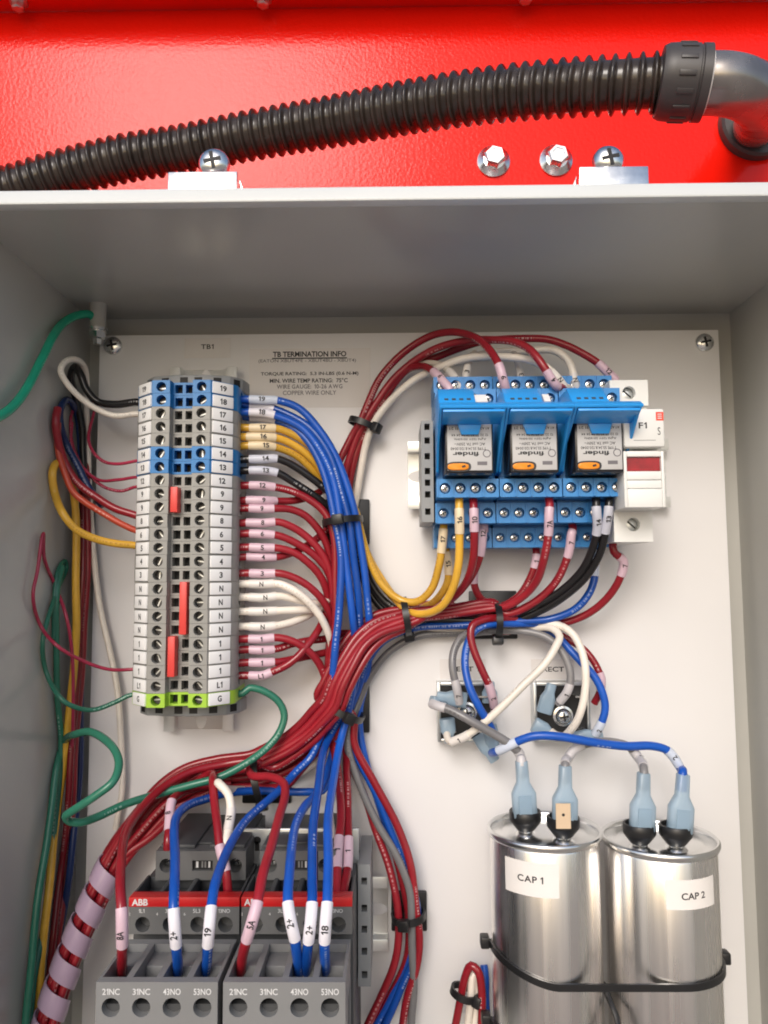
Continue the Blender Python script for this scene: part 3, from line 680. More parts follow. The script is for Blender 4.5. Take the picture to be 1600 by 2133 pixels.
rail('zinc rail behind the two contactors', (XC[0]-24, 0, zrl), (xx(808, 1905, 7), 0, zrl), (0, 0, 1))
e0, e1 = xx(746, 1920, 45), xx(772, 1920, 45)
end_stop(e0, e1, zz(1801, 45), zz(2055, 45), 45, 'blue-grey end stop with square holes right of the contactors', [zz(y, 45) for y in (1842, 1898, 1930, 1985, 2027)])
bp = empty('backing_plate', (XC[1], -10, zz(1822, 40)), 'pale grey sheet metal plate behind the right contactor', 'bracket')
part('sheet', MB().box(xx(505, 1780, 40), xx(748, 1780, 40), 38, 40, zz(1840, 40), zz(1726, 40)), 'clear_plate', bp, bevel=.6)
part('keyhole', MB().lathe((xx(536, 1750, 40), -40.02, zz(1750, 40)), (0, -1, 0), [(1.7, 0), (1.7, .05)], 16).box(xx(536, 1750, 40)-1, xx(536, 1750, 40)+1, 40.02, 40.07, zz(1772, 40), zz(1752, 40)), 'hole_black', bp)
part('bracket_foot', MB().box(xx(512, 1780, 40), xx(740, 1780, 40), .1, 37.9, zz(1832, 40), zz(1822, 40)), 'clear_plate', bp)

# ------------------------------------------------------------------ capacitors
Zl = zz(1722, 29, 1134)-.5; CAPC = []
for i, (px, py, nm) in enumerate(((1133, 1722, 'CAP 1'), (1373, 1740, 'CAP 2'))):
    c = P(px, py, 29); zt_ = c.z; CAPC.append((c.x, zt_))
    root = empty('capacitor', (c.x, -29, -262), ('shiny aluminium can capacitor labelled CAP 1, on the left', 'shiny aluminium can capacitor labelled CAP 2, on the right')[i], 'capacitor', 'capacitors at the bottom right')
    can = MB().lathe((c.x, -29, 0), (0, 0, 1), [(23.5, -262), (24.9, -260), (24.95, zt_-4.4), (24.6, zt_-3.6)], 72)
    part('can', can, 'aluminium', root, sharp=60)
    part('rim', MB().lathe((c.x, -29, zt_), (0, 0, 1), [(24.5, -3.9), (25.9, -3.2), (26.4, -1.8), (26.3, -.5), (25.7, 0), (24.9, -.2), (24.4, -1.2), (24.1, -2.8)], 72, cap=False), 'lid_metal', root, sharp=70)
    lid = part('lid', MB().lathe((c.x, -29, zt_), (0, 0, 1), [(24.3, -3.2), (24.2, -2.7), (19.5, -2.5), (18.6, -1.9), (8, -1.6), (.01, -1.5)], 64), 'lid_metal', root, sharp=70)
    # label wrapped round the can
    a0, a1 = ((-54, 3), (-14, 42))[i]; za, zb = ((zz(1800, 54, 1090), zz(1872, 54, 1090)), (zz(1830, 52, 1430), zz(1892, 52, 1430)))[i]
    lb = MB(); n = 18; R = 25.1
    ring = lambda z, r: [Vector((c.x+r*math.sin(math.radians(a0+(a1-a0)*k/n)), -29-r*math.cos(math.radians(a0+(a1-a0)*k/n)), z)) for k in range(n+1)]
    o_, q_ = ring(za, R), ring(zb, R); lb.add(o_+q_, [(k, k+1, n+2+k, n+1+k) for k in range(n)])
    lo = part('label', lb, 'cap_label', root); lo['label'] = 'white paper label reading '+nm
    me, w0, h0 = text_mesh(nm, 'ink', .02); me = me.copy(); wd = 11.5
    am = math.radians((a0+a1)/2 + (0, 0)[i]); zm = (za+zb)/2-(0, .6)[i]
    bm = bmesh.new(); bm.from_mesh(me); bmesh.ops.triangulate(bm, faces=bm.faces)
    bmesh.ops.subdivide_edges(bm, edges=[e for e in bm.edges if abs(e.verts[0].co.x-e.verts[1].co.x)*wd/w0 > 1], cuts=2)
    for v in bm.verts:
        a = am+v.co.x*wd/w0/R; v.co = Vector((math.sin(a)*(R+.08), -math.cos(a)*(R+.08)-29, zm+v.co.y*2.9/h0))*S-Vector((0, -29, -262))*S
    bm.to_mesh(me); bm.free(); place('lettering', me, lo, (c.x, -29, -262))
def cup(i, px, py, conn_label, tan=False):
    cx, zt_ = CAPC[i]; z0 = zt_-1.7; p = Pz(px, py, z0); root = [o for o in bpy.data.objects if o.name.startswith('capacitor') and o.type == 'EMPTY'][i]
    part('terminal_post', MB().lathe(p, (0, 0, 1), [(5.2, -.3), (4.6, .5), (3.6, 1.2), (3.6, 2.4)], 24), 'lid_metal', root)
    t = part('terminal_cup', MB().lathe(p, (0, 0, 1), [(3.2, 1.5), (4.2, 2.2), (7.0, 5.8), (7.3, 6.4), (7.3, 10.2), (7.0, 10.6), (6.2, 10.6), (5.8, 9.0), (.01, 8.6)], 32), 'black_plastic', root)
    if tan: part('spade_tab', MB().box(p.x-4.6, p.x+1.8, -p.y+6.9, -p.y+7.6, z0+7.5, z0+18.2).lathe((p.x-1.4, p.y-7.6, z0+13.4), (0, -1, 0), [(.7, 0), (.7, .05)], 10, 1), ['tan', 'ink'], t)
    return Vector((p.x, p.y-2.6, z0))
def boot(parent, base, ax, L=(8, 20.5, 24, 33.5), w=(5.6, 3.4)):    # translucent blue spade connector
    ax = Vector(ax).normalized(); u = Vector((1, 0, 0)); u = (u-ax*u.dot(ax)).normalized(); v = ax.cross(u)
    b = part('spade_connector', MB().sup([(L[0], w[0]-.3, w[1]-.2), (L[0]+.6, w[0], w[1]), (L[1]-1.5, w[0], w[1]), (L[1], w[0]-.8, w[1]), (L[2], 3.0, 2.8), (L[3]-.4, 2.75, 2.7), (L[3], 2.3, 2.3)], base, u, v, ax, 24, 3.2), 'nylon_blue', parent, sharp=50)
    part('crimp', MB().sup([(L[0]+2, w[0]*.55, .5), (L[1]-2, w[0]*.55, .5)], Vector(base)-v*(w[1]+.02), u, v, ax, 12, 4), 'nylon_blue', b)
    return b
C1L = cup(0, 1095, 1737, ''); C1R = cup(0, 1174, 1751, '', True); C2L = cup(1, 1333, 1765, ''); C2R = cup(1, 1409, 1768, '')

# ------------------------------------------------------------------ rectifiers
RB = []
for i, (x0, x1) in enumerate(((911, 1030), (1111, 1232))):
    a, b = P(x0, 1422, 9), P(x1, 1546, 9); xc, zc = (a.x+b.x)/2, (a.z+b.z)/2; hw, hz = (b.x-a.x)/2, (a.z-b.z)/2
    root = empty('bridge_rectifier', (xc, 0, b.z), 'square black rectifier in metal case on the %s, under its sticker' % ('left', 'right')[i], 'rectifier', 'bridge rectifiers')
    cs = MB().box(xc-hw, xc+hw, .1, 3, zc-hz, zc+hz)
    for q in ((xc-hw, xc-hw+1.6, zc-hz, zc+hz), (xc+hw-1.6, xc+hw, zc-hz, zc+hz), (xc-hw+1.6, xc+hw-1.6, zc+hz-1.6, zc+hz), (xc-hw+1.6, xc+hw-1.6, zc-hz, zc-hz+1.6)): cs.box(q[0], q[1], 3, 9, q[2], q[3])
    part('case', cs, 'zinc_dull', root, bevel=.3); part('potting', MB().box(xc-hw+1.5, xc+hw-1.5, 3, 8, zc-hz+1.5, zc+hz-1.5), 'black_plastic', root)
    bx_ = P((974, 1176)[i], (1486, 1494)[i], 12)
    bo = part('mounting_bolt', MB().lathe((bx_.x, -8, bx_.z), (0, -1, 0), [(5, 0), (5, 1), (3.6, 1.3), (3.6, 1.6)], 24), 'zinc', root)
    place('bolt_head', SC_BIG, bo, (bx_.x, -9.6, bx_.z)).scale = (.78, 1.0, .78)
    for sx, sz in ((-1, 1), (1, 1), (-1, -1), (1, -1)): part('spade', MB().box(xc+sx*8.4-3, xc+sx*8.4+3, 8, 15, zc+sz*8.4-.4, zc+sz*8.4+.4), 'zinc', root)
    RB.append((xc, zc))
def rboot(parent, p, d, k=1.0):
    d = Vector(d).normalized(); u = Vector((0, 0, 1)); u = u-d*u.dot(d)
    if u.length < .2: u = Vector((1, 0, 0))-d*d.x
    u.normalize(); v = d.cross(u)
    return part('spade_connector', MB().sup([(-8*k, 3.5, 2.0), (-7.5*k, 3.8, 2.3), (-.5, 3.8, 2.3), (2.4*k, 2.5, 2.4), (6.4*k, 2.4, 2.35), (6.7*k, 2.0, 2.0)], p, u, v, d, 20, 3.0), 'nylon_blue', parent, sharp=50)

# ------------------------------------------------------------------ wires: terminal strip, right side
G1 = 'wires leaving the terminal strip on the right'
def tb(k, y, h=27):
    z = P(530, y, h).z; zk = zr0-k*PITCH; z = zk+max(-2.2, min(2.2, z-zk))
    return [Vector((XT+19.5, -26.5, z)), (520, y-.5, h), (547, y, h)]
def sl(y, s, x0=517, x1=575, y1=None): return [((x0, y), (x1, y if y1 is None else y1), s)]
LOWB = [(674, 1503, 12), (645, 1532, 11), (605, 1562, 10), (560, 1586, 10), (530, 1600, 10), (462, 1612, 11), (395, 1632, 13), (340, 1665, 16), (285, 1725, 19), (240, 1785, 22), (198, 1870, 26), (158, 1960, 30), (123, 2050, 34), (95, 2140, 38)]
def along(base, k, hk=0.0, taper=None):     # lay a wire k wire-widths beside a base route
    out = []
    for i, (x, y, h) in enumerate(base):
        a = base[max(i-1, 0)]; b = base[min(i+1, len(base)-1)]; dx, dy = b[0]-a[0], b[1]-a[1]; L = math.hypot(dx, dy)
        t = taper[i] if taper else 1.0; wob = random.uniform(-1.2, 1.2)
        out.append((x-dy/L*(k*15*t+wob), y+dx/L*(k*15*t+wob), h+hk*t))
    return out
# blue
wire('blue', 'uppermost blue wire arching over from block nineteen to the trunk', tb(0, 832)+[(580, 833, 26), (625, 850, 25), (668, 900, 24.5), (705, 965, 24), (729, 1030, 24), (742, 1085, 23), (751, 1150, 22), (763, 1230, 21), (771, 1290, 19), (772, 1340, 11), (762, 1420, 6), (750, 1480, 5), (756, 1560, 6), (792, 1690, 7), (838, 1810, 8), (868, 1905, 9), (852, 2012, 9), (814, 2086, 9), (780, 2140, 9)], sl=sl(832, '19'), group=G1)
wire('blue', 'second blue wire from block nineteen, tucked below the first', tb(0, 846, 23)+[(580, 853, 23), (640, 886, 24), (680, 940, 25), (709, 1020, 25), (727, 1085, 25), (737, 1170, 24), (750, 1270, 22), (752, 1340, 14), (738, 1430, 12), (712, 1490, 12), (684, 1540, 18), (668, 1585, 34), (660, 1655, 55), (654, 1741, 78), (651, 1827, 98), (651, 1879, 107), (648, 1920, 110), (644, 1960, 109), (638, 2018, 98), (637, 2040, 90)], sl=sl(846, '', 517, 575, 851)+[((651, 1879), (644, 1960), '2+')], group=G1, smat='sleeve_bright', tsize=2.6)
wire('blue', 'blue wire from block eighteen ending in a sleeve marked eighteen at the right contactor', tb(1, 859)+[(580, 867, 26), (630, 894, 25), (668, 945, 25), (697, 1010, 25), (711, 1085, 25.5), (721, 1170, 25), (737, 1290, 23), (740, 1345, 16), (732, 1430, 14), (722, 1490, 14), (708, 1550, 20), (696, 1610, 36), (688, 1690, 64), (684, 1780, 88), (682, 1840, 101), (681, 1879, 107), (678, 1920, 110), (676, 1960, 109), (676, 2018, 98), (676, 2040, 90)], sl=sl(859, '18', 517, 572, 864)+[((681, 1879), (676, 1960), '18')], group=G1, smat='sleeve_bright', tsize=2.6)
wire('blue', 'blue wire from block eighteen running down the left edge of the trunk', tb(1, 870, 22)+[(580, 878, 22), (625, 904, 23), (660, 955, 24), (686, 1020, 25), (700, 1085, 26), (710, 1146, 26), (711, 1211, 26), (707, 1290, 26), (699, 1342, 26), (691, 1408, 25), (687, 1465, 23), (672, 1520, 20), (648, 1577, 20), (616, 1608, 24), (581, 1646, 34), (549, 1676, 44), (521, 1703, 54), (492, 1742, 68), (466, 1788, 84), (447, 1842, 100), (440, 1887, 107), (436, 1925, 110), (432, 1968, 108), (427, 2022, 98), (427, 2040, 90)], sl=sl(870, '', 517, 572, 876)+[((440, 1887), (432, 1968), '19')], group=G1, smat='sleeve_bright', tsize=2.6)
# yellow
wire('yellow', 'yellow wire from block seventeen, uppermost of the yellow ones', tb(2, 892)+[(580, 895, 25), (622, 914, 22), (658, 941, 19), (684, 974, 17), (715, 1020, 16), (741, 1062, 17), (750, 1100, 18), (764, 1150, 18), (797, 1215, 18), (836, 1249, 19), (868, 1252, 22), (896, 1228, 27), (911, 1185, 31), (919, 1145, 32), (924, 1102, 33), Vector((P(925, 1094, 32).x, -31, Z2b+2))], sl=sl(892, '17')+[((921, 1150), (925, 1100), '17')], group=G1)
wire('yellow', 'middle yellow wire, from block sixteen', tb(3, 910)+[(580, 914, 24), (622, 934, 20), (657, 962, 17), (684, 1000, 13), (716, 1040, 11), (740, 1080, 13), (754, 1125, 14), (781, 1185, 14), (820, 1245, 15), (850, 1273, 18), (884, 1277, 24), (920, 1262, 33), (944, 1225, 40), (955, 1177, 45), (957, 1119, 48), (957, 1075, 50), Vector((P(957, 1042, 49).x, -48, Z1b+2))], sl=sl(910, '16')+[((957, 1108), (957, 1062), '16')], group=G1)
wire('yellow', 'lowest yellow wire, from block fifteen', tb(4, 929)+[(580, 934, 23), (620, 952, 18), (654, 985, 14), (684, 1025, 8), (720, 1060, 6), (745, 1105, 9), (770, 1165, 10), (808, 1232, 10), (850, 1262, 12), (900, 1258, 15), (930, 1220, 18), (934, 1190, 19), (929, 1150, 20), Vector((P(929, 1143, 18).x, -18, Z3b+3))], sl=sl(929, '15')+[((934, 1195), (929, 1150), '15')], group=G1)
# black
wire('black', 'upper black wire, from block fourteen', tb(5, 957)+[(580, 957, 26), (611, 969, 24), (646, 992, 22), (672, 1013, 20), (697, 1036, 17), (725, 1080, 13), (748, 1140, 10), (771, 1214, 10), (800, 1252, 10), (845, 1280, 11), (920, 1290, 12), (1031, 1291, 14), (1108, 1262, 20), (1166, 1233, 27), (1210, 1190, 35), (1232, 1142, 42), (1242, 1100, 47), (1242, 1062, 50), Vector((P(1242, 1040, 48).x, -48, Z1b+2))], sl=sl(957, '14')+[((1243, 1113), (1242, 1056), '14')], group=G1)
wire('black', 'lower black wire, from block thirteen', tb(6, 981)+[(580, 986, 26), (613, 1004, 24), (651, 1028, 21), (677, 1050, 18), (700, 1076, 14), (726, 1120, 8), (745, 1170, 6), (769, 1232, 6), (800, 1270, 6), (845, 1294, 7), (920, 1302, 8), (1031, 1303, 11), (1108, 1279, 18), (1165, 1250, 26), (1216, 1207, 34), (1246, 1157, 41), (1260, 1103, 47), (1268, 1062, 50), Vector((P(1270, 1040, 48).x, -48, Z1b+2))], sl=sl(981, '13', 517, 575, 985)+[((1259, 1113), (1268, 1056), '13')], group=G1)
# red
def trunk(x0, y0, h, k, hk): return [(x0, y0, h)]
T9 = [1, 1, 1, 1, 1, 1, 1, .9, .8, .62, .55, .55, .55, .55]
wire('red', 'red wire from block twelve forming the front left of the trunk', tb(7, 1012)+[(580, 1016, 25), (605, 1022, 24), (636, 1036, 23), (668, 1060, 22), (686, 1088, 22), (695, 1120, 22), (700, 1160, 22), (701, 1220, 22), (700, 1290, 22), (693, 1345, 20), (687, 1408, 18), (690, 1460, 15)]+along(LOWB, -1, 3, T9), sl=sl(1012, '12'), group=G1)
UP = [(700, 1000, 8), (712, 975, 9), (732, 928, 10), (750, 893, 11)]
wire('red', 'red wire from block nine passing under the black wires towards the relays', tb(8, 1043)+[(580, 1044, 22), (620, 1041, 18), (655, 1030, 13), (684, 1012, 9), (708, 960, 9), (736, 905, 10), (752, 878, 12), (768, 838, 13), (789, 789, 14), (824, 747, 16), (862, 718, 18), (898, 700, 22), (931, 693, 28), (965, 694, 36), (999, 707, 44), (1021, 729, 49), (1039, 759, 53), (1048, 787, 54), (1055, 813, 51), Vector((XR[1]-10.3, -44, ZT+1)), Vector((XR[1]-10.3, -42, ZT-3))], sl=sl(1043, '9')+[((1039, 759), (1056, 813), '9')], group=G1)
wire('red', 'lower red wire from the blocks marked nine', tb(9, 1059)+[(580, 1058, 26), (605, 1060, 24), (636, 1073, 22), (665, 1103, 20), (681, 1132, 18), (691, 1180, 16), (695, 1260, 14), (692, 1330, 12), (684, 1400, 10), (682, 1460, 10)]+along(LOWB, -1.6, -2, T9), sl=sl(1059, '9'), group=G1)
wire('red', 'red wire from block eight', tb(10, 1090)+[(580, 1088, 26), (600, 1094, 25), (628, 1109, 23), (660, 1139, 21), (682, 1177, 19), (692, 1225, 17), (696, 1290, 15), (690, 1350, 13), (684, 1410, 12), (690, 1465, 11)]+along(LOWB, 0, -5, T9), sl=sl(1090, '8'), group=G1)
wire('red', 'red wire from block six', tb(11, 1112)+[(580, 1115, 26), (612, 1128, 24), (650, 1153, 21), (678, 1186, 18), (690, 1225, 14), (694, 1300, 11), (688, 1370, 8), (690, 1465, 8)]+along(LOWB, 1, -5, T9)[:9]+[(300, 1712, 15), (262, 1770, 18), (215, 1862, 24), (170, 1955, 29), (130, 2050, 34), (102, 2140, 38)], sl=sl(1112, '6'), group=G1)
wire('red', 'red wire from block five', tb(12, 1140)+[(580, 1141, 26), (614, 1152, 24), (648, 1179, 21), (670, 1208, 18), (684, 1245, 14), (690, 1310, 10), (686, 1380, 7), (694, 1465, 7), (690, 1520, 8), (700, 1590, 20), (706, 1655, 34), (709, 1713, 46), (707, 1744, 52), (704, 1810, 62), (703, 1850, 68), (703, 1866, 71)], sl=sl(1140, '5')+[((707, 1744), (704, 1810), '1')], group=G1)
wire('red', 'red wire from block four turning up under the trunk', tb(13, 1161, 25)+[(580, 1159, 23), (603, 1152, 20), (630, 1140, 16), (664, 1118, 11), (690, 1092, 7), (708, 1040, 6), (722, 975, 7), (744, 915, 9), (763, 876, 11), (785, 838, 12), (815, 795, 13), (850, 762, 15), (898, 731, 20), (943, 714, 26), (988, 707, 33), (1024, 707, 39), (1066, 711, 45), (1100, 727, 50), (1123, 750, 53), (1140, 773, 54), (1160, 803, 52), Vector((XR[2]-10.3, -44, ZT+1)), Vector((XR[2]-10.3, -42, ZT-3))], sl=sl(1161, '4', 517, 572, 1158)+[((1139, 772), (1161, 806), '4')], group=G1)
wire('red', 'red wire from block three just above the white wires', tb(14, 1194)+[(580, 1194, 27), (604, 1201, 26), (632, 1216, 25), (660, 1240, 23), (682, 1270, 20), (694, 1305, 16), (694, 1360, 12), (690, 1420, 9), (700, 1470, 8)]+along(LOWB, 1.8, -4, T9), sl=sl(1194, '3'), group=G1)
# white N
wire('white', 'uppermost white wire marked N, crossing over the other white ones', tb(15, 1216)+[(580, 1216, 28), (608, 1228, 29), (642, 1254, 28), (668, 1286, 25), (684, 1322, 21), (692, 1360, 15), (698, 1420, 8), (712, 1470, 6), (700, 1540, 6), (640, 1600, 6), (540, 1640, 8), (470, 1645, 30), (453, 1632, 48), (472, 1652, 50), (479, 1684, 52), (475, 1724, 58), (469, 1756, 63), (467, 1790, 63)], sl=sl(1216, 'N')+[((479, 1684), (473, 1735), 'N')], group=G1)
wire('white', 'second white wire marked N from the top', tb(16, 1244)+[(585, 1241, 26), (622, 1249, 24), (655, 1258, 20), (682, 1252, 14), (702, 1215, 8), (722, 1130, 4.5), (738, 1050, 5), (748, 989, 6), (760, 932, 8), (776, 889, 11), (808, 842, 14), (862, 793, 19), (898, 775, 23), (931, 760, 27), (965, 747, 31), (1010, 741, 36), (1055, 743, 40), (1100, 749, 43), (1134, 765, 45), (1158, 787, 46), (1174, 806, 45), Vector((XR[2]-7, -40, ZT+2)), Vector((XR[2]-7, -39, ZT-2))], sl=sl(1244, 'N')+[((1150, 779), (1174, 806), 'N')], group=G1)
wire('white', 'third white wire marked N from the top', tb(17, 1274)+[(585, 1273, 26), (625, 1272, 24), (656, 1270, 19), (684, 1258, 12), (706, 1225, 5), (740, 1220, 4), (775, 1255, 4), (830, 1292, 5), (900, 1308, 6), (1031, 1306, 7), (1090, 1301, 10), (1127, 1300, 14), (1166, 1303, 18), (1193, 1320, 22), (1213, 1363, 26), (1219, 1409, 28), (1215, 1460, 28), (1202, 1502, 26), (1186, 1524, 22), (1176, 1534, 18)], sl=sl(1274, 'N'), group=G1)
wire('white', 'lowest white wire marked N curving upwards', tb(18, 1305)+[(588, 1301, 25), (625, 1290, 21), (655, 1274, 15), (684, 1250, 8), (708, 1240, 4), (745, 1255, 3), (790, 1285, 3), (850, 1306, 4), (950, 1312, 5), (1060, 1309, 8), (1110, 1306, 13), (1148, 1309, 18), (1165, 1326, 22), (1157, 1351, 25), (1135, 1386, 27), (1089, 1429, 29), (1042, 1475, 29), (1003, 1510, 27), (972, 1533, 24), (941, 1546, 20)], sl=sl(1305, 'N')+[((975, 1531), (943, 1545), '1')], group=G1)
# 1, 1, 1, L1
wire('red', 'upper red wire from the blocks marked one, curving down', tb(19, 1332)+[(580, 1329, 26), (610, 1336, 25), (640, 1354, 23), (663, 1380, 20), (677, 1412, 17), (684, 1445, 14)]+along(LOWB, -2.3, 0, T9), sl=sl(1332, '1'), group=G1)
wire('red', 'middle red wire from the blocks marked one', tb(20, 1354, 25)+[(580, 1350, 23), (610, 1340, 20), (640, 1334, 17), (680, 1330, 10), (715, 1320, 5), (750, 1325, 4), (760, 1380, 4), (745, 1460, 4), (724, 1530, 6), (722, 1598, 16), (727, 1655, 30), (727, 1713, 43), (726, 1744, 50), (722, 1810, 60), (717, 1850, 68), (717, 1866, 71)], sl=sl(1354, '1', 517, 570, 1352)+[((726, 1744), (722, 1810), '1')], group=G1)
wire('red', 'lower red wire from the blocks marked one, running right', tb(21, 1381, 25)+[(580, 1380, 23), (605, 1375, 20), (640, 1367, 16), (680, 1358, 10), (710, 1350, 5), (735, 1400, 4), (728, 1470, 4), (760, 1590, 5), (800, 1700, 6), (832, 1800, 8), (850, 1900, 8), (846, 2000, 8), (812, 2075, 8), (770, 2140, 8)], sl=sl(1381, '1', 517, 568, 1382), group=G1)
wire('red', 'red wire marked L1 crossing upwards from the lowest grey block', tb(22, 1407, 26)+[(568, 1400, 26), (598, 1386, 26), (619, 1369, 25), (638, 1346, 23), (662, 1311, 18), (680, 1270, 12), (698, 1220, 5), (716, 1120, 4), (730, 1010, 5), (750, 925, 7), (772, 872, 9), (800, 832, 10), (830, 789, 12), (852, 768, 15), (875, 762, 20), (891, 766, 27), (904, 776, 33), (920, 793, 38), (936, 813, 40), Vector((XR[0]-10.3, -38, ZT+1)), Vector((XR[0]-10.3, -37, ZT-3))], sl=[((517, 1408), (568, 1400), 'L1'), ((904, 776), (936, 812), '9')], group=G1)
wire('green', 'dark green wire from block G looping left across the panel to the side wall', [Vector((XT+19.5, -26.5, zr1)), Vector((XT+26, -26.6, zr1)), (519, 1434, 26), (553, 1443, 25), (580, 1464, 24), (590, 1490, 24), (582, 1521, 25), (559, 1553, 27), (519, 1586, 31), (462, 1618, 34), (397, 1637, 36), (326, 1656, 40), (261, 1675, 46), (203, 1701, 54), (170, 1712, 60), (146, 1710, 63), (137, 1700, 66), (154, 1687, 69), (196, 1659, 70), (232, 1630, 68), (245, 1594, 62), (238, 1563, 56), (215, 1536, 48), (186, 1523, 42), (157, 1529, 38), (134, 1552, None), (121, 1597, None), (108, 1679, None), (95, 1760, None), (76, 1890, None), (60, 2052, None), (53, 2140, None)], r=1.8)

# ------------------------------------------------------------------ relay wires, diagonal red bundle
DIAG = [(1031, 1275, 17), (934, 1287, 17), (850, 1297, 18), (795, 1318, 20), (763, 1345, 22), (737, 1384, 24), (714, 1432, 25), (699, 1472, 24), (674, 1503, 22), (645, 1532, 20), (605, 1562, 18), (560, 1586, 17), (530, 1598, 17), (462, 1608, 18), (395, 1628, 19), (340, 1662, 21), (285, 1722, 23), (240, 1785, 25), (198, 1870, 29), (158, 1960, 33), (123, 2050, 37), (95, 2140, 41)]
TP = [.72, .7, .75, .95, 1, 1, 1, 1, 1, 1, 1, 1, .95, .95, .95, .9, .7, .5, .45, .45, .45, .45]
G2 = 'red wires from the relays through the diagonal bundle'
def rel(tierno, px):
    x = P(px, (0, 1045, 1096, 1146)[tierno], (0, 49, 33, 17)[tierno]).x
    return {1: [Vector((x, -47, Z1b+2)), Vector((x, -49, Z1b-3))], 2: [Vector((x, -31, Z2b+2)), Vector((x, -33, Z2b-3))], 3: [Vector((x, -16, Z3b+2)), Vector((x, -17, Z3b-3))]}[tierno]
wire('red', 'red wire from the left relay, in front of its screw tiers, sleeve marked ten', rel(1, 986)+[(987, 1070, 50), (988, 1115, 49), (984, 1170, 44), (962, 1225, 34), (918, 1264, 25)]+along(DIAG, -.9, 1, TP)[2:12]+[(530, 1585, 22), (462, 1594, 24), (397, 1609, 30), (334, 1644, 42), (288, 1693, 58), (260, 1742, 76), (249, 1795, 94), (248, 1850, 106), (252, 1890, 111), (254, 1930, 112), (255, 1968, 110), (254, 2022, 99), (254, 2042, 90)], sl=[((986, 1057), (988, 1110), '10'), ((252, 1890), (255, 1968), '8A')], group=G2, tsize=2.6)
wire('red', 'red wire from the right screw of the left relay, second tier', rel(2, 1008)+[(1007, 1103, 33), (1001, 1150, 33), (985, 1195, 30), (950, 1240, 24), (905, 1272, 20)]+along(DIAG, -.1, 3.5, TP)[2:15]+[(440, 1612, 30), (443, 1630, 44), (446, 1664, 50), (456, 1722, 60), (461, 1760, 65), (467, 1790, 68), (472, 1815, 70), (475, 1860, 71)], sl=[((1008, 1097), (998, 1160), '12'), ((461, 1760), (471, 1812), '6')], group=G2)
wire('red', 'short red wire rising from behind the left relay socket to the tie mount', rel(3, 997)+[(992, 1175, 17), (988, 1215, 15), (1002, 1248, 13), (1027, 1264, 11), (1000, 1290, 8)]+along(DIAG, .9, -7, TP)[1:], sl=[((995, 1160), (988, 1215), '')], group=G2)
wire('red', 'red wire from the middle relay, sleeve marked 7A', rel(1, 1144)+[(1142, 1075, 50), (1141, 1115, 48), (1135, 1157, 44), (1119, 1208, 34), (1089, 1243, 26), (1055, 1264, 21)]+along(DIAG, .5, 2, TP)[:13]+[(526, 1616, 30), (565, 1618, 38), (590, 1630, 44), (594, 1655, 52), (582, 1700, 68), (564, 1758, 84), (546, 1816, 99), (538, 1868, 108), (535, 1885, 110), (526, 1920, 112), (516, 1957, 110), (507, 1992, 103), (503, 2022, 97), (502, 2042, 90)], sl=[((1143, 1055), (1141, 1112), '7A'), ((536, 1879), (516, 1957), '5A')], group=G2, tsize=2.6)
wire('red', 'red wire from the right relay, second tier', rel(2, 1193)+[(1191, 1110, 34), (1184, 1155, 32), (1158, 1214, 27), (1108, 1258, 22), (1055, 1278, 18)]+along(DIAG, 1.2, 1, TP), sl=[((1192, 1105), (1184, 1158), '7')], group=G2)
wire('red', 'thin red wire below the middle relay socket', rel(3, 1117)+[(1116, 1170, 17), (1104, 1208, 16), (1081, 1243, 14), (1045, 1262, 13)]+along(DIAG, 2.0, 0, TP), sl=[((1117, 1153), (1113, 1187), '1')], group=G2)
wire('red', 'red wire from the bottom of the fuse holder', [Vector((fx-5, -30, zb_+2)), Vector((fx-5, -31, zb_-4)), (1299, 1170, 30), (1290, 1208, 27), (1263, 1247, 22), (1224, 1278, 16), (1174, 1297, 12), (1110, 1306, 9), (1031, 1314, 7)]+along(DIAG, 2.7, -6, TP)[1:8]+[(735, 1490, 12), (740, 1550, 12), (778, 1626, 13), (828, 1727, 14), (857, 1813, 16), (868, 1900, 17), (874, 1957, 16), (868, 2015, 15), (848, 2086, 14), (838, 2140, 14)], sl=[((1301, 1148), (1293, 1200), '7')], group=G2)
wire('blue', 'blue wire from under the right relay to the diagonal bundle', rel(3, 1244)+[(1240, 1170, 20), (1236, 1208, 22), (1224, 1239, 22), (1197, 1270, 20), (1147, 1290, 17), (1069, 1294, 16), (1031, 1300, 15), (988, 1302, 14), (934, 1304, 12), (860, 1310, 11), (800, 1335, 10), (770, 1370, 9), (745, 1440, 9), (728, 1490, 9), (735, 1560, 10), (785, 1660, 11), (825, 1755, 12), (860, 1850, 13), (872, 1910, 13), (866, 1990, 12), (835, 2060, 11), (800, 2140, 11)], sl=[((1243, 1150), (1237, 1200), '')])
wire('grey', 'grey wire running down the right branch of the trunk', [(1060, 1316, 6), (1031, 1316, 6), (940, 1318, 6), (870, 1325, 6), (815, 1355, 6), (775, 1405, 6), (748, 1465, 7), (728, 1520, 10), (725, 1555, 12), (745, 1621, 13), (785, 1713, 15), (825, 1785, 17), (851, 1856, 18), (857, 1914, 18), (860, 2000, 16), (862, 2058, 14), (856, 2140, 13)])
wire('red', 'red wire at the left of the right branch above its tie', [(706, 1500, 6), (720, 1560, 8), (760, 1655, 10), (782, 1727, 12), (812, 1810, 14), (828, 1899, 15), (822, 1995, 15), (797, 2070, 14), (764, 2140, 14)])
wire('red', 'outer red wire entering the right contactor past the blue sleeves', [(690, 1500, 8), (672, 1555, 12), (645, 1585, 16), (622, 1612, 18), (600, 1634, 17), (570, 1640, 14), (500, 1640, 14), (430, 1652, 16), (370, 1690, 18), (310, 1745, 20), (255, 1790, 23), (212, 1876, 28), (172, 1965, 33), (135, 2055, 37), (108, 2140, 41)])
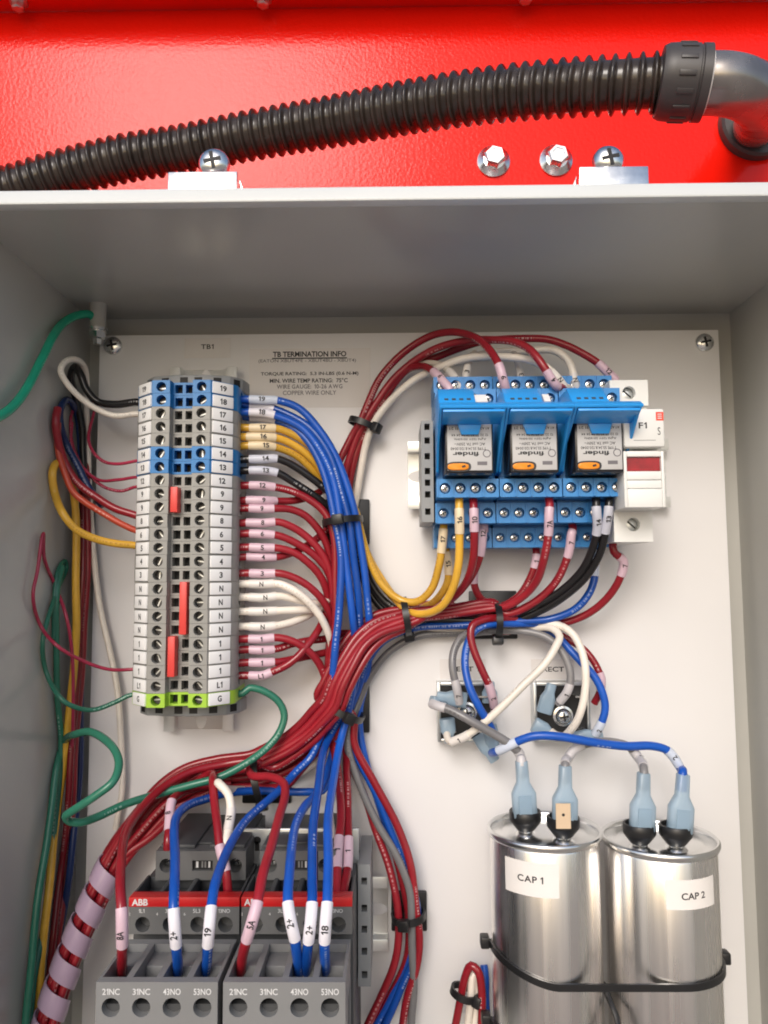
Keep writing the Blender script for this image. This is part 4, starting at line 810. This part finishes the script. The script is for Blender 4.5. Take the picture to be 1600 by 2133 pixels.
wire('red', 'short red wire with a pale sleeve beside the left contactor', [(480, 1632, 16), (420, 1640, 22), (380, 1652, 34), (360, 1668, 44), (356, 1690, 48), (352, 1731, 55), (350, 1750, 58), (349, 1775, 58)], sl=[((359, 1672), (352, 1731), '8')])
wire('blue', 'blue wire with sleeve 2+ arching into the left contactor', [(700, 1560, 8), (684, 1630, 10), (672, 1647, 12), (640, 1649, 14), (590, 1648, 15), (526, 1648, 18), (469, 1654, 26), (430, 1664, 36), (392, 1676, 50), (372, 1697, 62), (366, 1730, 74), (365, 1792, 92), (364, 1850, 106), (363, 1890, 111), (365, 1930, 112), (367, 1968, 110), (368, 2022, 99), (368, 2042, 90)], sl=[((363, 1890), (367, 1968), '2+')], smat='sleeve_bright', tsize=2.6)
wire('blue', 'leftmost blue wire marked 2+ into the right contactor', [(704, 1520, 8), (690, 1580, 16), (672, 1630, 28), (652, 1658, 38), (635, 1677, 48), (619, 1713, 62), (610, 1757, 78), (604, 1813, 96), (602, 1879, 108), (609, 1920, 111), (617, 1957, 110), (621, 2020, 98), (622, 2042, 90)], sl=[((602, 1879), (617, 1957), '2+')], smat='sleeve_bright', tsize=2.6)
wire('white', 'white wire hidden behind the blue wire marked eighteen', [(735, 1560, 6), (700, 1610, 14), (688, 1660, 26), (686, 1700, 38), (690, 1735, 46), (690, 1770, 50)], sl=[((688, 1690), (690, 1745), '')])
# top of the relays
wire('red', 'long red wire arching over to the top of the fuse holder', [(726, 1010, 4), (738, 930, 6), (768, 872, 8), (800, 815, 9), (850, 768, 11), (915, 743, 14), (954, 727, 17), (999, 712, 21), (1044, 706, 25), (1092, 704, 29), (1140, 706, 32), (1178, 718, 34), (1210, 734, 35), (1246, 757, 36), (1266, 776, 36), (1282, 793, 35), Vector((fx-4, -33, zt+1)), Vector((fx-3, -32, zt-2))], sl=[((1246, 757), (1280, 791), '12')])
wire('white', 'white wire curving into the top of the right relay', [(975, 745, 18), (1040, 732, 24), (1090, 731, 28), (1120, 729, 30), (1146, 729, 32), (1166, 737, 34), (1183, 755, 35), (1192, 780, 36), (1197, 800, 36), Vector((XR[2]-1.5, -34, ZT+3)), Vector((XR[2]-1.5, -34, ZT-2))], sl=[((1191, 777), (1197, 806), 'N')])
wire('white', 'white wire curving down to the left relay under the red sleeve', [(860, 765, 12), (890, 758, 16), (915, 760, 22), (935, 773, 28), (952, 793, 34), (966, 814, 36), Vector((XR[0]-3, -35, ZT-2))], sl=[((935, 773), (966, 813), '4')])
wire('white', 'short white wire dropping from the white arc into the left relay', [(990, 735, 22), (980, 745, 25), (974, 761, 28), (969, 785, 30), (968, 812, 31), Vector((XR[0]-1, -31, ZT-2))], r=1.7, sl=[((974, 761), (968, 795), '3')])
wire('white', 'short white wire dropping into the middle relay', [(1064, 730, 24), (1072, 738, 28), (1080, 756, 31), (1085, 785, 33), (1088, 812, 34), Vector((XR[1]-3, -33, ZT-2))], r=1.7, sl=[((1080, 756), (1087, 808), '3')])
# rectifiers
r1 = wire('grey', 'grey wire dropping to the left rectifier', [(1090, 1314, 8), (1031, 1313, 12), (985, 1316, 14), (961, 1328, 16), (948, 1352, 18), (944, 1380, 20), (947, 1410, 21), (952, 1432, 21), (957, 1464, 17)], sl=[((949, 1418), (957, 1462), '7')])
r2 = wire('grey', 'grey wire dropping to the right rectifier', [(990, 1318, 8), (1035, 1313, 11), (1089, 1315, 13), (1139, 1327, 16), (1166, 1350, 18), (1184, 1381, 20), (1189, 1410, 21), (1183, 1438, 21), (1162, 1467, 17)], sl=[((1187, 1428), (1168, 1460), '1')])
r3 = wire('blue', 'blue wire looping down in front of the left rectifier', [(1147, 1300, 12), (1069, 1298, 17), (1031, 1298, 19), (1008, 1302, 20), (988, 1313, 21), (973, 1343, 22), (969, 1382, 24), (980, 1429, 27), (1000, 1471, 28), (1023, 1514, 25), (1027, 1528, 20)])
r4 = wire('blue', 'blue wire passing right of the right rectifier', [(1069, 1308, 8), (1110, 1308, 9), (1160, 1325, 12), (1182, 1347, 15), (1210, 1378, 18), (1237, 1410, 20), (1252, 1442, 21), (1259, 1479, 21), (1251, 1510, 20), (1240, 1529, 17)], sl=[((1253, 1504), (1241, 1527), '2')])
r5 = wire('red', 'red wire down to the top right of the left rectifier', [(1075, 1288, 16), (1031, 1288, 20), (1005, 1291, 22), (984, 1302, 24), (981, 1322, 25), (988, 1350, 26), (1004, 1388, 27), (1019, 1423, 27), (1026, 1450, 24), (1030, 1476, 18)], sl=[((1018, 1421), (1029, 1470), '2')])
r6 = wire('red', 'red wire behind the blue one right of the right rectifier', [(1120, 1306, 6), (1165, 1322, 9), (1190, 1336, 11), (1214, 1352, 13), (1233, 1375, 15), (1246, 1400, 16), (1252, 1420, 16), (1248, 1445, 14), (1238, 1465, 12)], r=1.8, sl=[((1245, 1398), (1250, 1440), '')])
rboot(r1, P(938, 1454, 16), (-1, 0, .15)); rboot(r3, P(1026, 1545, 15), (.2, 0, -1)); rboot(r2, P(1142, 1452, 15), (.3, 0, 1)); rboot(r4, P(1226, 1534, 15), (1, 0, .25)); rboot(r5, P(1020, 1440, 12), (0, 0, 1), .7)
# capacitor wires
c1 = wire('grey', 'grey wire from the left rectifier to the left post of CAP 1', [(900, 1466, 20), (913, 1471, 25), (935, 1478, 27), (972, 1498, 30), (1027, 1529, 31), (1064, 1552, 31), (1082, 1570, 30), (1087, 1588, 29), C1L+Vector((-.05, 0, 1))*34, C1L+Vector((-.05, 0, 1))*26], r=2.05, sl=[((902, 1467), (930, 1476), ''), ((1080, 1567), (1088, 1594), '1')])
rboot(c1, P(922, 1462, 14), (-1, -.6, .2)); boot(c1, C1L, (-.05, 0, 1))
c2 = wire('grey', 'grey jumper wire between CAP 1 right post and CAP 2 left post', [C1R+Vector((.03, 0, 1))*26, C1R+Vector((.03, 0, 1))*34, (1183, 1580, 30), (1195, 1563, 30), (1217, 1551, 30), (1246, 1545, 30), (1282, 1545, 30), (1312, 1555, 30), (1330, 1578, 30), C2L+Vector((.06, 0, 1))*34, C2L+Vector((.06, 0, 1))*26], r=1.95, sl=[((1179, 1590), (1215, 1552), '1'), ((1318, 1559), (1336, 1600), '1')])
boot(c2, C1R, (.03, 0, 1)); boot(c2, C2L, (.06, 0, 1))
c3 = wire('blue', 'blue wire stretching across from the left rectifier to CAP 2', [(1025, 1568, 20), (1034, 1566, 26), (1056, 1556, 31), (1082, 1543, 34), (1112, 1534, 36), (1166, 1535, 37), (1224, 1544, 36), (1302, 1553, 33), (1359, 1554, 31), (1390, 1564, 30), (1408, 1585, 30), (1419, 1604, 30), C2R+Vector((.1, 0, 1))*34, C2R+Vector((.1, 0, 1))*26], r=2.0, sl=[((1041, 1563), (1080, 1545), ''), ((1391, 1565), (1415, 1598), '2')])
boot(c3, C2R, (.1, 0, 1)); rboot(c3, P(1016, 1560, 14), (.5, -.2, -.8))
w9 = bpy.data.objects.get('white_wire.002')
rboot(wire('white', 'short white stub at the lower left spade of the left rectifier', [(941, 1546, 20), (934, 1540, 18), (931, 1528, 15)]), P(934, 1524, 14), (.1, 0, -1), .8)
rboot(wire('white', 'short white stub at the lower left spade of the right rectifier', [(1176, 1534, 18), (1160, 1532, 17), (1148, 1524, 15)]), P(1136, 1522, 14), (.9, 0, -.5), .8)

# ------------------------------------------------------------------ loose wires along the left wall
wire('white', 'white wire looping up from the left of block seventeen', [Vector((XT-19.5, -26.5, zr0-2*PITCH)), (291, 863, 27), (239, 866, 28), (203, 853, 30), (166, 827, 34), (138, 796, 38), (127, 773, 40), (137, 753, 36), (158, 748, 28), (174, 758, 20), (182, 785, 12), (180, 870, 5), (182, 960, 4), (188, 1060, 6), (196, 1170, 7), (208, 1248, 7), (228, 1350, 7), (245, 1450, 7), (252, 1560, 6), (252, 1650, 5), (241, 1727, 4)], r=1.5)
wire('black', 'black wire looping up from the left of block eighteen', [Vector((XT-19.5, -26.5, zr0-PITCH)), (291, 838, 27), (239, 843, 26), (203, 838, 25), (180, 813, 26), (167, 780, 26), (155, 764, 24), (146, 785, 20), (160, 840, 12), (172, 900, 8), (176, 1000, 6)])
wire('pink', 'thin red wire from the left of block fourteen', [Vector((XT-19.5, -26.5, zr0-5*PITCH)), (292, 959, 26), (247, 967, 24), (217, 962, 20), (194, 939, 15), (186, 911, 10), (190, 883, 6), (197, 855, 2)], r=.8)
wire('pink', 'thin red wire from the left of block twelve', [Vector((XT-19.5, -26.5, zr0-7*PITCH)), (290, 995, 26), (248, 1000, 24), (206, 1000, 20), (172, 970, 18), (150, 925, 18), (150, 880, 14)], r=.8)
wire('pink', 'lower thin red wire beside the left of the upper block nine', [Vector((XT-19.5, -26.5, zr0-8*PITCH)), (291, 1014, 26), (253, 1022, 24), (219, 1015, 21), (197, 1001, 18), (169, 973, 15), (150, 925, 14), (148, 870, 12), (158, 840, 8)], r=.8)
wire('red', 'red wire curving from the left of block eight up along the side wall', [Vector((XT-19.5, -26.5, zr0-10*PITCH+1)), (284, 1073, 27), (239, 1059, 27), (203, 1039, 27), (163, 1009, 27), (138, 970, 27), (122, 925, None), (115, 883, None), (120, 850, None)])
wire('orange', 'orange-red wire curving from the left of block six', [Vector((XT-19.5, -26.5, zr0-11*PITCH+1)), (283, 1105, 28), (253, 1091, 29), (211, 1066, 30), (174, 1043, 31), (152, 1023, 31), (135, 981, 31), (122, 932, None), (120, 880, None)], r=1.6)
wire('navy', 'dark blue wire along the upper left side wall', [(215, 1055, 22), (183, 1015, 22), (158, 967, 22), (138, 925, None), (127, 883, None), (127, 855, None), (141, 833, 20), (160, 860, 10), (170, 950, 6), (172, 1100, 5), (172, 1300, 5), (168, 1540, 6), (160, 1665, 8), (147, 1792, 12), (131, 1906, None), (112, 2030, None), (100, 2140, None)], r=1.8)
wire('yellow', 'yellow wire swinging left from block five and down the side', [Vector((XT-19.5, -26.5, zr0-12*PITCH)), (283, 1137, 28), (239, 1133, 31), (197, 1122, 34), (158, 1102, 38), (129, 1068, 40), (113, 1026, None), (110, 987, None), (121, 966, 30), (143, 980, 22), (156, 1040, 18), (158, 1234, 17), (152, 1400, 16), (144, 1500, 16), (128, 1630, None), (112, 1760, None), (92, 1922, None), (82, 2052, None), (78, 2140, None)])
for k, (dx, hh, lbl) in enumerate(((0, 14, 'dark red wire hanging in the gap left of the plate, nearest the plate'), (-9, 17, 'dark red wire hanging in the left gap beside the yellow wire'))):
    wire('darkred', lbl, [(180+dx, 960, 4), (182+dx, 1040, 8), (180+dx, 1200, hh-5), (172+dx, 1380, hh-4), (160+dx, 1532, hh-2), (150+dx, 1660, hh), (140+dx, 1792, None), (120+dx, 1955, None), (104+dx, 2140, None)], r=1.7)
wire('green', 'dark green wire hanging along the left wall beside the yellow one', [(130, 1180, None), (118, 1230, None), (116, 1330, None), (122, 1450, None), (128, 1540, None), (122, 1640, None), (108, 1780, None), (92, 1920, None), (72, 2040, None), (60, 2140, None)], r=1.5)
wire('pink', 'thin crimson wire zigzagging from the side wall to the lowest block one', [Vector((XT-19.5, -26.5, zr0-21*PITCH)), (272, 1394, 26), (230, 1394, 30), (180, 1380, 36), (120, 1348, 46), (85, 1305, None), (68, 1240, None), (76, 1190, None), (87, 1120, None), (90, 1112, None), (93, 1160, None), (118, 1222, None), (140, 1290, 30), (152, 1380, 24), (150, 1500, 20), (138, 1700, None), (118, 1900, None), (100, 2140, None)], r=.85)
wire('green', 'thin teal green wire looping from the side wall to block G', [Vector((XT-19.5, -26.5, zr1)), (274, 1448, 26), (240, 1464, 28), (190, 1479, 32), (132, 1460, 40), (96, 1400, None), (88, 1340, None), (98, 1292, None), (122, 1222, None), (141, 1182, None), (138, 1168, None), (124, 1186, None), (114, 1240, None), (112, 1330, None)], r=1.15)
wire('mint', 'bright green ground wire from the stud out over the left wall', [Vector((sp.x, sp.y, ZTOP-14.2)), (192, 657, 14), (165, 656, 20), (135, 670, 28), (108, 702, None), (88, 745, None), (62, 796, None), (25, 845, None), (-25, 880, None), (-90, 900, 118)], r=2.1)
# lower right loop beside the capacitors
wire('red', 'red wire hairpin left of the capacitors at the bottom edge', [(948, 2140, 14), (958, 2080, 16), (970, 2030, 18), (981, 2010, 19), (995, 2020, 20), (1003, 2060, 20), (1003, 2140, 19)])
wire('white', 'white wire inside the red hairpin at the bottom edge', [(974, 2140, 14), (982, 2080, 16), (985, 2030, 16), (992, 2080, 14), (990, 2140, 14)])
wire('blue', 'blue wire beside the red hairpin at the bottom edge', [(1008, 2010, 6), (1012, 2040, 8), (1013, 2080, 9), (1014, 2140, 10)])

# ------------------------------------------------------------------ cable ties, tie mounts, spiral wrap
def tie(px, py, h, ax, a, b, label, head=0.3, wd=1.6, hs=2.7):   # band round a bundle running along ax (pixel direction)
    c = P(px, py, h); t = Vector((ax[0], 0, -ax[1])).normalized(); u = Vector((t.z, 0, -t.x)); n = Vector((0, -1, 0))
    mb = MB(); N = 36; rg = []
    for k in range(N+1):
        q = 2*math.pi*k/N; rr = [(1.0, -wd), (1.0, wd), (0, wd), (0, -wd)]
        d = u*math.cos(q)*a+n*math.sin(q)*b; e = (u*math.cos(q)/max(a, .1)+n*math.sin(q)/max(b, .1)).normalized()
        rg.append([c+d+e*o+t*s_ for o, s_ in rr])
    mb.loft(rg, False); root = empty('cable_tie', c, label, 'cable tie', 'black cable ties')
    part('strap', mb, 'black_plastic', root, sharp=50)
    d = u*math.cos(head)*a+n*math.sin(head)*b; e = (u*math.cos(head)/a+n*math.sin(head)/b).normalized(); f_ = e.cross(t)
    part('head', MB().obox(c+d+e*2.0, f_, t, e, hs, wd+1.0, 2.0), 'black_plastic', root, bevel=.7)
    return root
def mount(x0, y0, x1, y1, label):
    a, b = P(x0, y0, 3), P(x1, y1, 3); root = empty('tie_mount', ((a.x+b.x)/2, 0, (a.z+b.z)/2), label, 'tie mount', 'black adhesive tie mounts')
    part('base', MB().box(a.x, b.x, .1, 3, b.z, a.z), 'black_plastic', root, bevel=.8)
    xc, zc = (a.x+b.x)/2, (a.z+b.z)/2
    part('bridge', MB().box(xc-6, xc+6, 3, 4.4, zc-3, zc+3), 'black_plastic', root, bevel=.4)
mount(672, 1040, 770, 1134, 'black tie mount under the trunk beside the black wires')
mount(669, 1428, 770, 1527, 'black tie mount under the diagonal red bundle')
mount(505, 1571, 606, 1674, 'black tie mount above the two contactors')
mount(977, 1231, 1079, 1331, 'black tie mount below the relay sockets')
mount(815, 1858, 890, 1941, 'black tie mount at the lower right branch of wires')
tie(714, 1086, 17, (.12, 1), 9.3, 13.2, 'black cable tie round the trunk at the black wires', 1.45)
tie(716, 1478, 14, (-.5, 1), 10.2, 13.6, 'black cable tie round the diagonal red bundle', 1.9)
tie(542, 1622, 16, (1, -.2), 10.8, 13, 'black cable tie round the red bundle above the contactors', .5)
tie(846, 1284, 13.5, (1, -.15), 8.8, 11, 'black cable tie holding the yellow wires to the bundle', -.25)
tie(1034, 1292, 13, (1, 0), 8.2, 13, 'black cable tie on the mount below the relays', .3)
tie(756, 884, 9.2, (-.4, 1), 6.8, 6.5, 'black cable tie round the red wires rising to the relays', 2.6)
tie(851, 1907, 13, (.1, 1), 7.4, 8.6, 'black cable tie on the lower right branch', 1.3)
tie(966, 2068, 15, (-.3, 1), 5.5, 6, 'black cable tie on the hairpin beside the capacitors', 2.6)
# strap round both cans
def can_strap(z, label):
    (xa, _), (xb, _) = CAPC; R = 25.75; pts = []
    for k in range(19): q = math.radians(180-90*k/18); pts.append(Vector((xa+R*math.cos(q), -29-R*math.sin(q), z)))
    for k in range(19): q = math.radians(90-90*k/18); pts.append(Vector((xb+R*math.cos(q), -29-R*math.sin(q), z)))
    for p in pts: p.z += 7*max(0, (xa-p.x)/R)**1.4
    rg = []
    for i, p in enumerate(pts):
        t = (pts[min(i+1, len(pts)-1)]-pts[max(i-1, 0)]).normalized(); n = t.cross(Vector((0, 0, 1))); n = -n if n.dot(Vector((p.x-(xa+xb)/2, p.y+20, 0))) < 0 else n
        rg.append([p-n*.6+Vector((0, 0, -1.5)), p+n*.6+Vector((0, 0, -1.5)), p+n*.6+Vector((0, 0, 1.5)), p-n*.6+Vector((0, 0, 1.5))])
    root = empty('cable_tie', pts[0], label, 'cable tie', 'black cable ties'); part('strap', MB().loft(rg), 'black_plastic', root, sharp=50)
    part('head', MB().box(xa-R-4.6, xa-R-.4, 25, 31, z+4.4, z+9.6), 'black_plastic', root, bevel=.8); part('head', MB().box(xb+R+.4, xb+R+4.6, 25, 31, z-2.6, z+2.6), 'black_plastic', root, bevel=.8)
can_strap(zz(2058, 55, 1134), 'long black cable tie strapping the two capacitors together')
can_strap(zz(2058, 55, 1134)-34, 'lower black cable tie on the capacitors at the bottom edge')
xm = (CAPC[0][0]+CAPC[1][0])/2
tag(part('tie_tail', tube([Vector((xm-1.5, -30, -185)), Vector((xm+.5, -44, -192)), Vector((xm+1.5, -50, -205)), Vector((xm+1.5, -50, -250))], 1.3, 8), 'black_plastic', None, (xm, -30, -185)), 'black strap tail between the two capacitors', 'strap')
# spiral wrap round the red bundle
WR = catmull([P(238, 1788, 24), P(200, 1868, 28), P(160, 1958, 32), P(125, 2050, 36), P(95, 2142, 40), P(75, 2200, 42)], .5)
fr = frames(WR); Ls = [0]
for i in range(1, len(WR)): Ls.append(Ls[-1]+(WR[i]-WR[i-1]).length)
def at_len(s):
    s = max(0, min(s, Ls[-1]-.01)); i = min(int(s/Ls[-1]*len(Ls)), len(Ls)-2)
    while Ls[i] > s: i -= 1
    while Ls[i+1] < s: i += 1
    k = (s-Ls[i])/max(Ls[i+1]-Ls[i], 1e-6); p = fr[i][0].lerp(fr[i+1][0], k); return p, fr[i][2], fr[i][3]
pitch, bw, R = 13.2, 8.9, 6.9; rings = []; s0 = 0
turns = (Ls[-1]-bw)/pitch; N = int(turns*28)
for k in range(N+1):
    th = 2*math.pi*k/28; s = pitch*k/28; ring = []
    for v, rr in ((0, R), (bw*.5, R+.25), (bw, R), (bw, R-.55), (bw*.5, R-.3), (0, R-.55)):
        p, n, b = at_len(s+v); ring.append(p+(n*math.cos(-th+2.2)+b*math.sin(-th+2.2))*rr)
    rings.append(ring)
tag(part('spiral_wrap', MB().loft(rings), 'wrap_lilac', None, WR[0], sharp=60), 'translucent lilac spiral wrap round the red bundle at lower left', 'cable wrap')

# ------------------------------------------------------------------ hose, fitting and hardware above the enclosure
HP = [P(-130, 470, -92), P(-50, 412, -92), (P(30, 392, -90)), P(130, 362, -88), P(260, 330, -84), P(380, 311, -80), P(520, 283, -72), P(700, 252, -58), P(860, 222, -40), P(1000, 201, -24), P(1150, 186, -8), P(1280, 178, 4), P(1385, 172, 10)]
hp = catmull(HP, .62); Lh = [0]
for i in range(1, len(hp)): Lh.append(Lh[-1]+(hp[i]-hp[i-1]).length)
RIB = 6.9; rf = lambda i: 12.3+2.8*max(0, math.cos(2*math.pi*Lh[i]/RIB)+.08)**.9
hose = part('corrugated_hose', tube(hp, rf, 32), 'hose_black', None, hp[0], recalc=False, sharp=80)
tag(hose, 'dark corrugated conduit hose running across the red panel', 'hose')
d0 = (hp[-1]-hp[-8]).normalized(); e0_ = P(1470, 174, 13)
fit = empty('hose_fitting', hp[-1], 'dark ribbed collar and metal elbow at the hose end', 'fitting')
axc = (e0_-hp[-1]).normalized(); Lc = (e0_-hp[-1]).length
part('collar', MB().lathe(hp[-1], axc, [(14.5, -3.5), (17.0, -3), (18.2, -.5), (18.5, 3), (18.5, Lc-6), (17.7, Lc-5.6), (17.7, Lc-4.8), (18.6, Lc-4.4), (18.6, Lc), (15, Lc+.3)], 48), 'fitting_grey', fit, sharp=35)
u_ = axc.orthogonal().normalized(); v_ = axc.cross(u_)
for k in range(14):
    q = 2*math.pi*k/14; dd = u_*math.cos(q)+v_*math.sin(q)
    part('grip', MB().obox(hp[-1]+axc*(Lc*.42)+dd*18.6, axc, dd.cross(axc), dd, 4.2, 1.3, .55), 'fitting_grey', fit, bevel=.3)
EP = catmull([e0_, P(1508, 175, 14), P(1548, 184, 8), P(1580, 204, -10), P(1592, 226, -42), P(1582, 249, -88), P(1572, 262, -123)], 1.5)
part('elbow', tube(EP, 15.2, 40), 'elbow_grey', fit, recalc=False)
pe = P(1573, 261, HR+1)
part('flange', MB().lathe((pe.x, -HR-.5, pe.z), (0, -1, 0), [(26, 0), (26, 6), (24.5, 8), (17, 8.4), (16, 12), (15.3, 12)], 48), 'fitting_grey', fit, sharp=35)
part('seal_ring', MB().lathe(e0_, axc, [(15.6, -.5), (15.9, .2), (15.6, 1.0), (15.2, 1.0)], 48, cap=False), 'cap_label', fit)
for px, py, lb in ((1028, 337, 'left of the two zinc hex bolts on the red panel'), (1158, 335, 'right of the two zinc hex bolts on the red panel')):
    p = P(px, py, HR); root = empty('hex_bolt', p, lb, 'bolt', 'hex bolts on the red panel')
    part('flange', MB().lathe(p, (0, -1, 0), [(11.6, 0), (11.6, 1.2), (9.6, 2.4), (7.6, 4.2)], 40), 'zinc', root, sharp=35)
    part('head', MB().lathe(p+Vector((0, -3.5, 0)), (0.0, -1, 0), [(7.6, 0), (7.6, 5.4), (6.4, 6.6), (4.6, 6.6), (4.2, 6.1), (.01, 6.1)], 6), 'zinc', root, sharp=20)
def clamp(x0, x1, yt, sx, sy, side, lb):
    h = 108; ztop = ZTOP+6.9; a, b = P(x0, yt, h), P(x1, yt, h)
    root = empty('door_clamp', ((a.x+b.x)/2, -h, ztop), lb, 'clamp', 'clamps on the enclosure rim')
    mb = MB().box(a.x, b.x, h-1.5, h, ZTOP+1.6, a.z); mb.box(a.x, b.x, h-20, h-1.5, ZTOP+1.6, ZTOP+3.4)
    part('bracket', mb, 'zinc', root, bevel=.35)
    xa = b.x if side > 0 else a.x
    part('gusset', MB().prism([(0, ZTOP+1.6), (0, a.z-1), (side*5.5, ZTOP+1.6)], lambda p, t: (xa+p[0]+side*.05, -t, p[1]), h-6, h-4.6), 'zinc', root, bevel=.2)
    s = P(sx, sy, h-9); place('screw', SC_MID, root, s)
    part('screw_shank', MB().lathe(s, (0, 1, 0), [(2.6, -.2), (2.6, 8)], 16).box(s.x-3.5, s.x+3.5, h-20, h-17, ZTOP+1.7, s.z+2), 'zinc', root)
clamp(350, 494, 358, 447, 344, 1, 'zinc clamp with a cross-head screw on the left of the rim')
clamp(1207, 1351, 347, 1266, 338, -1, 'zinc clamp with a cross-head screw on the right of the rim')
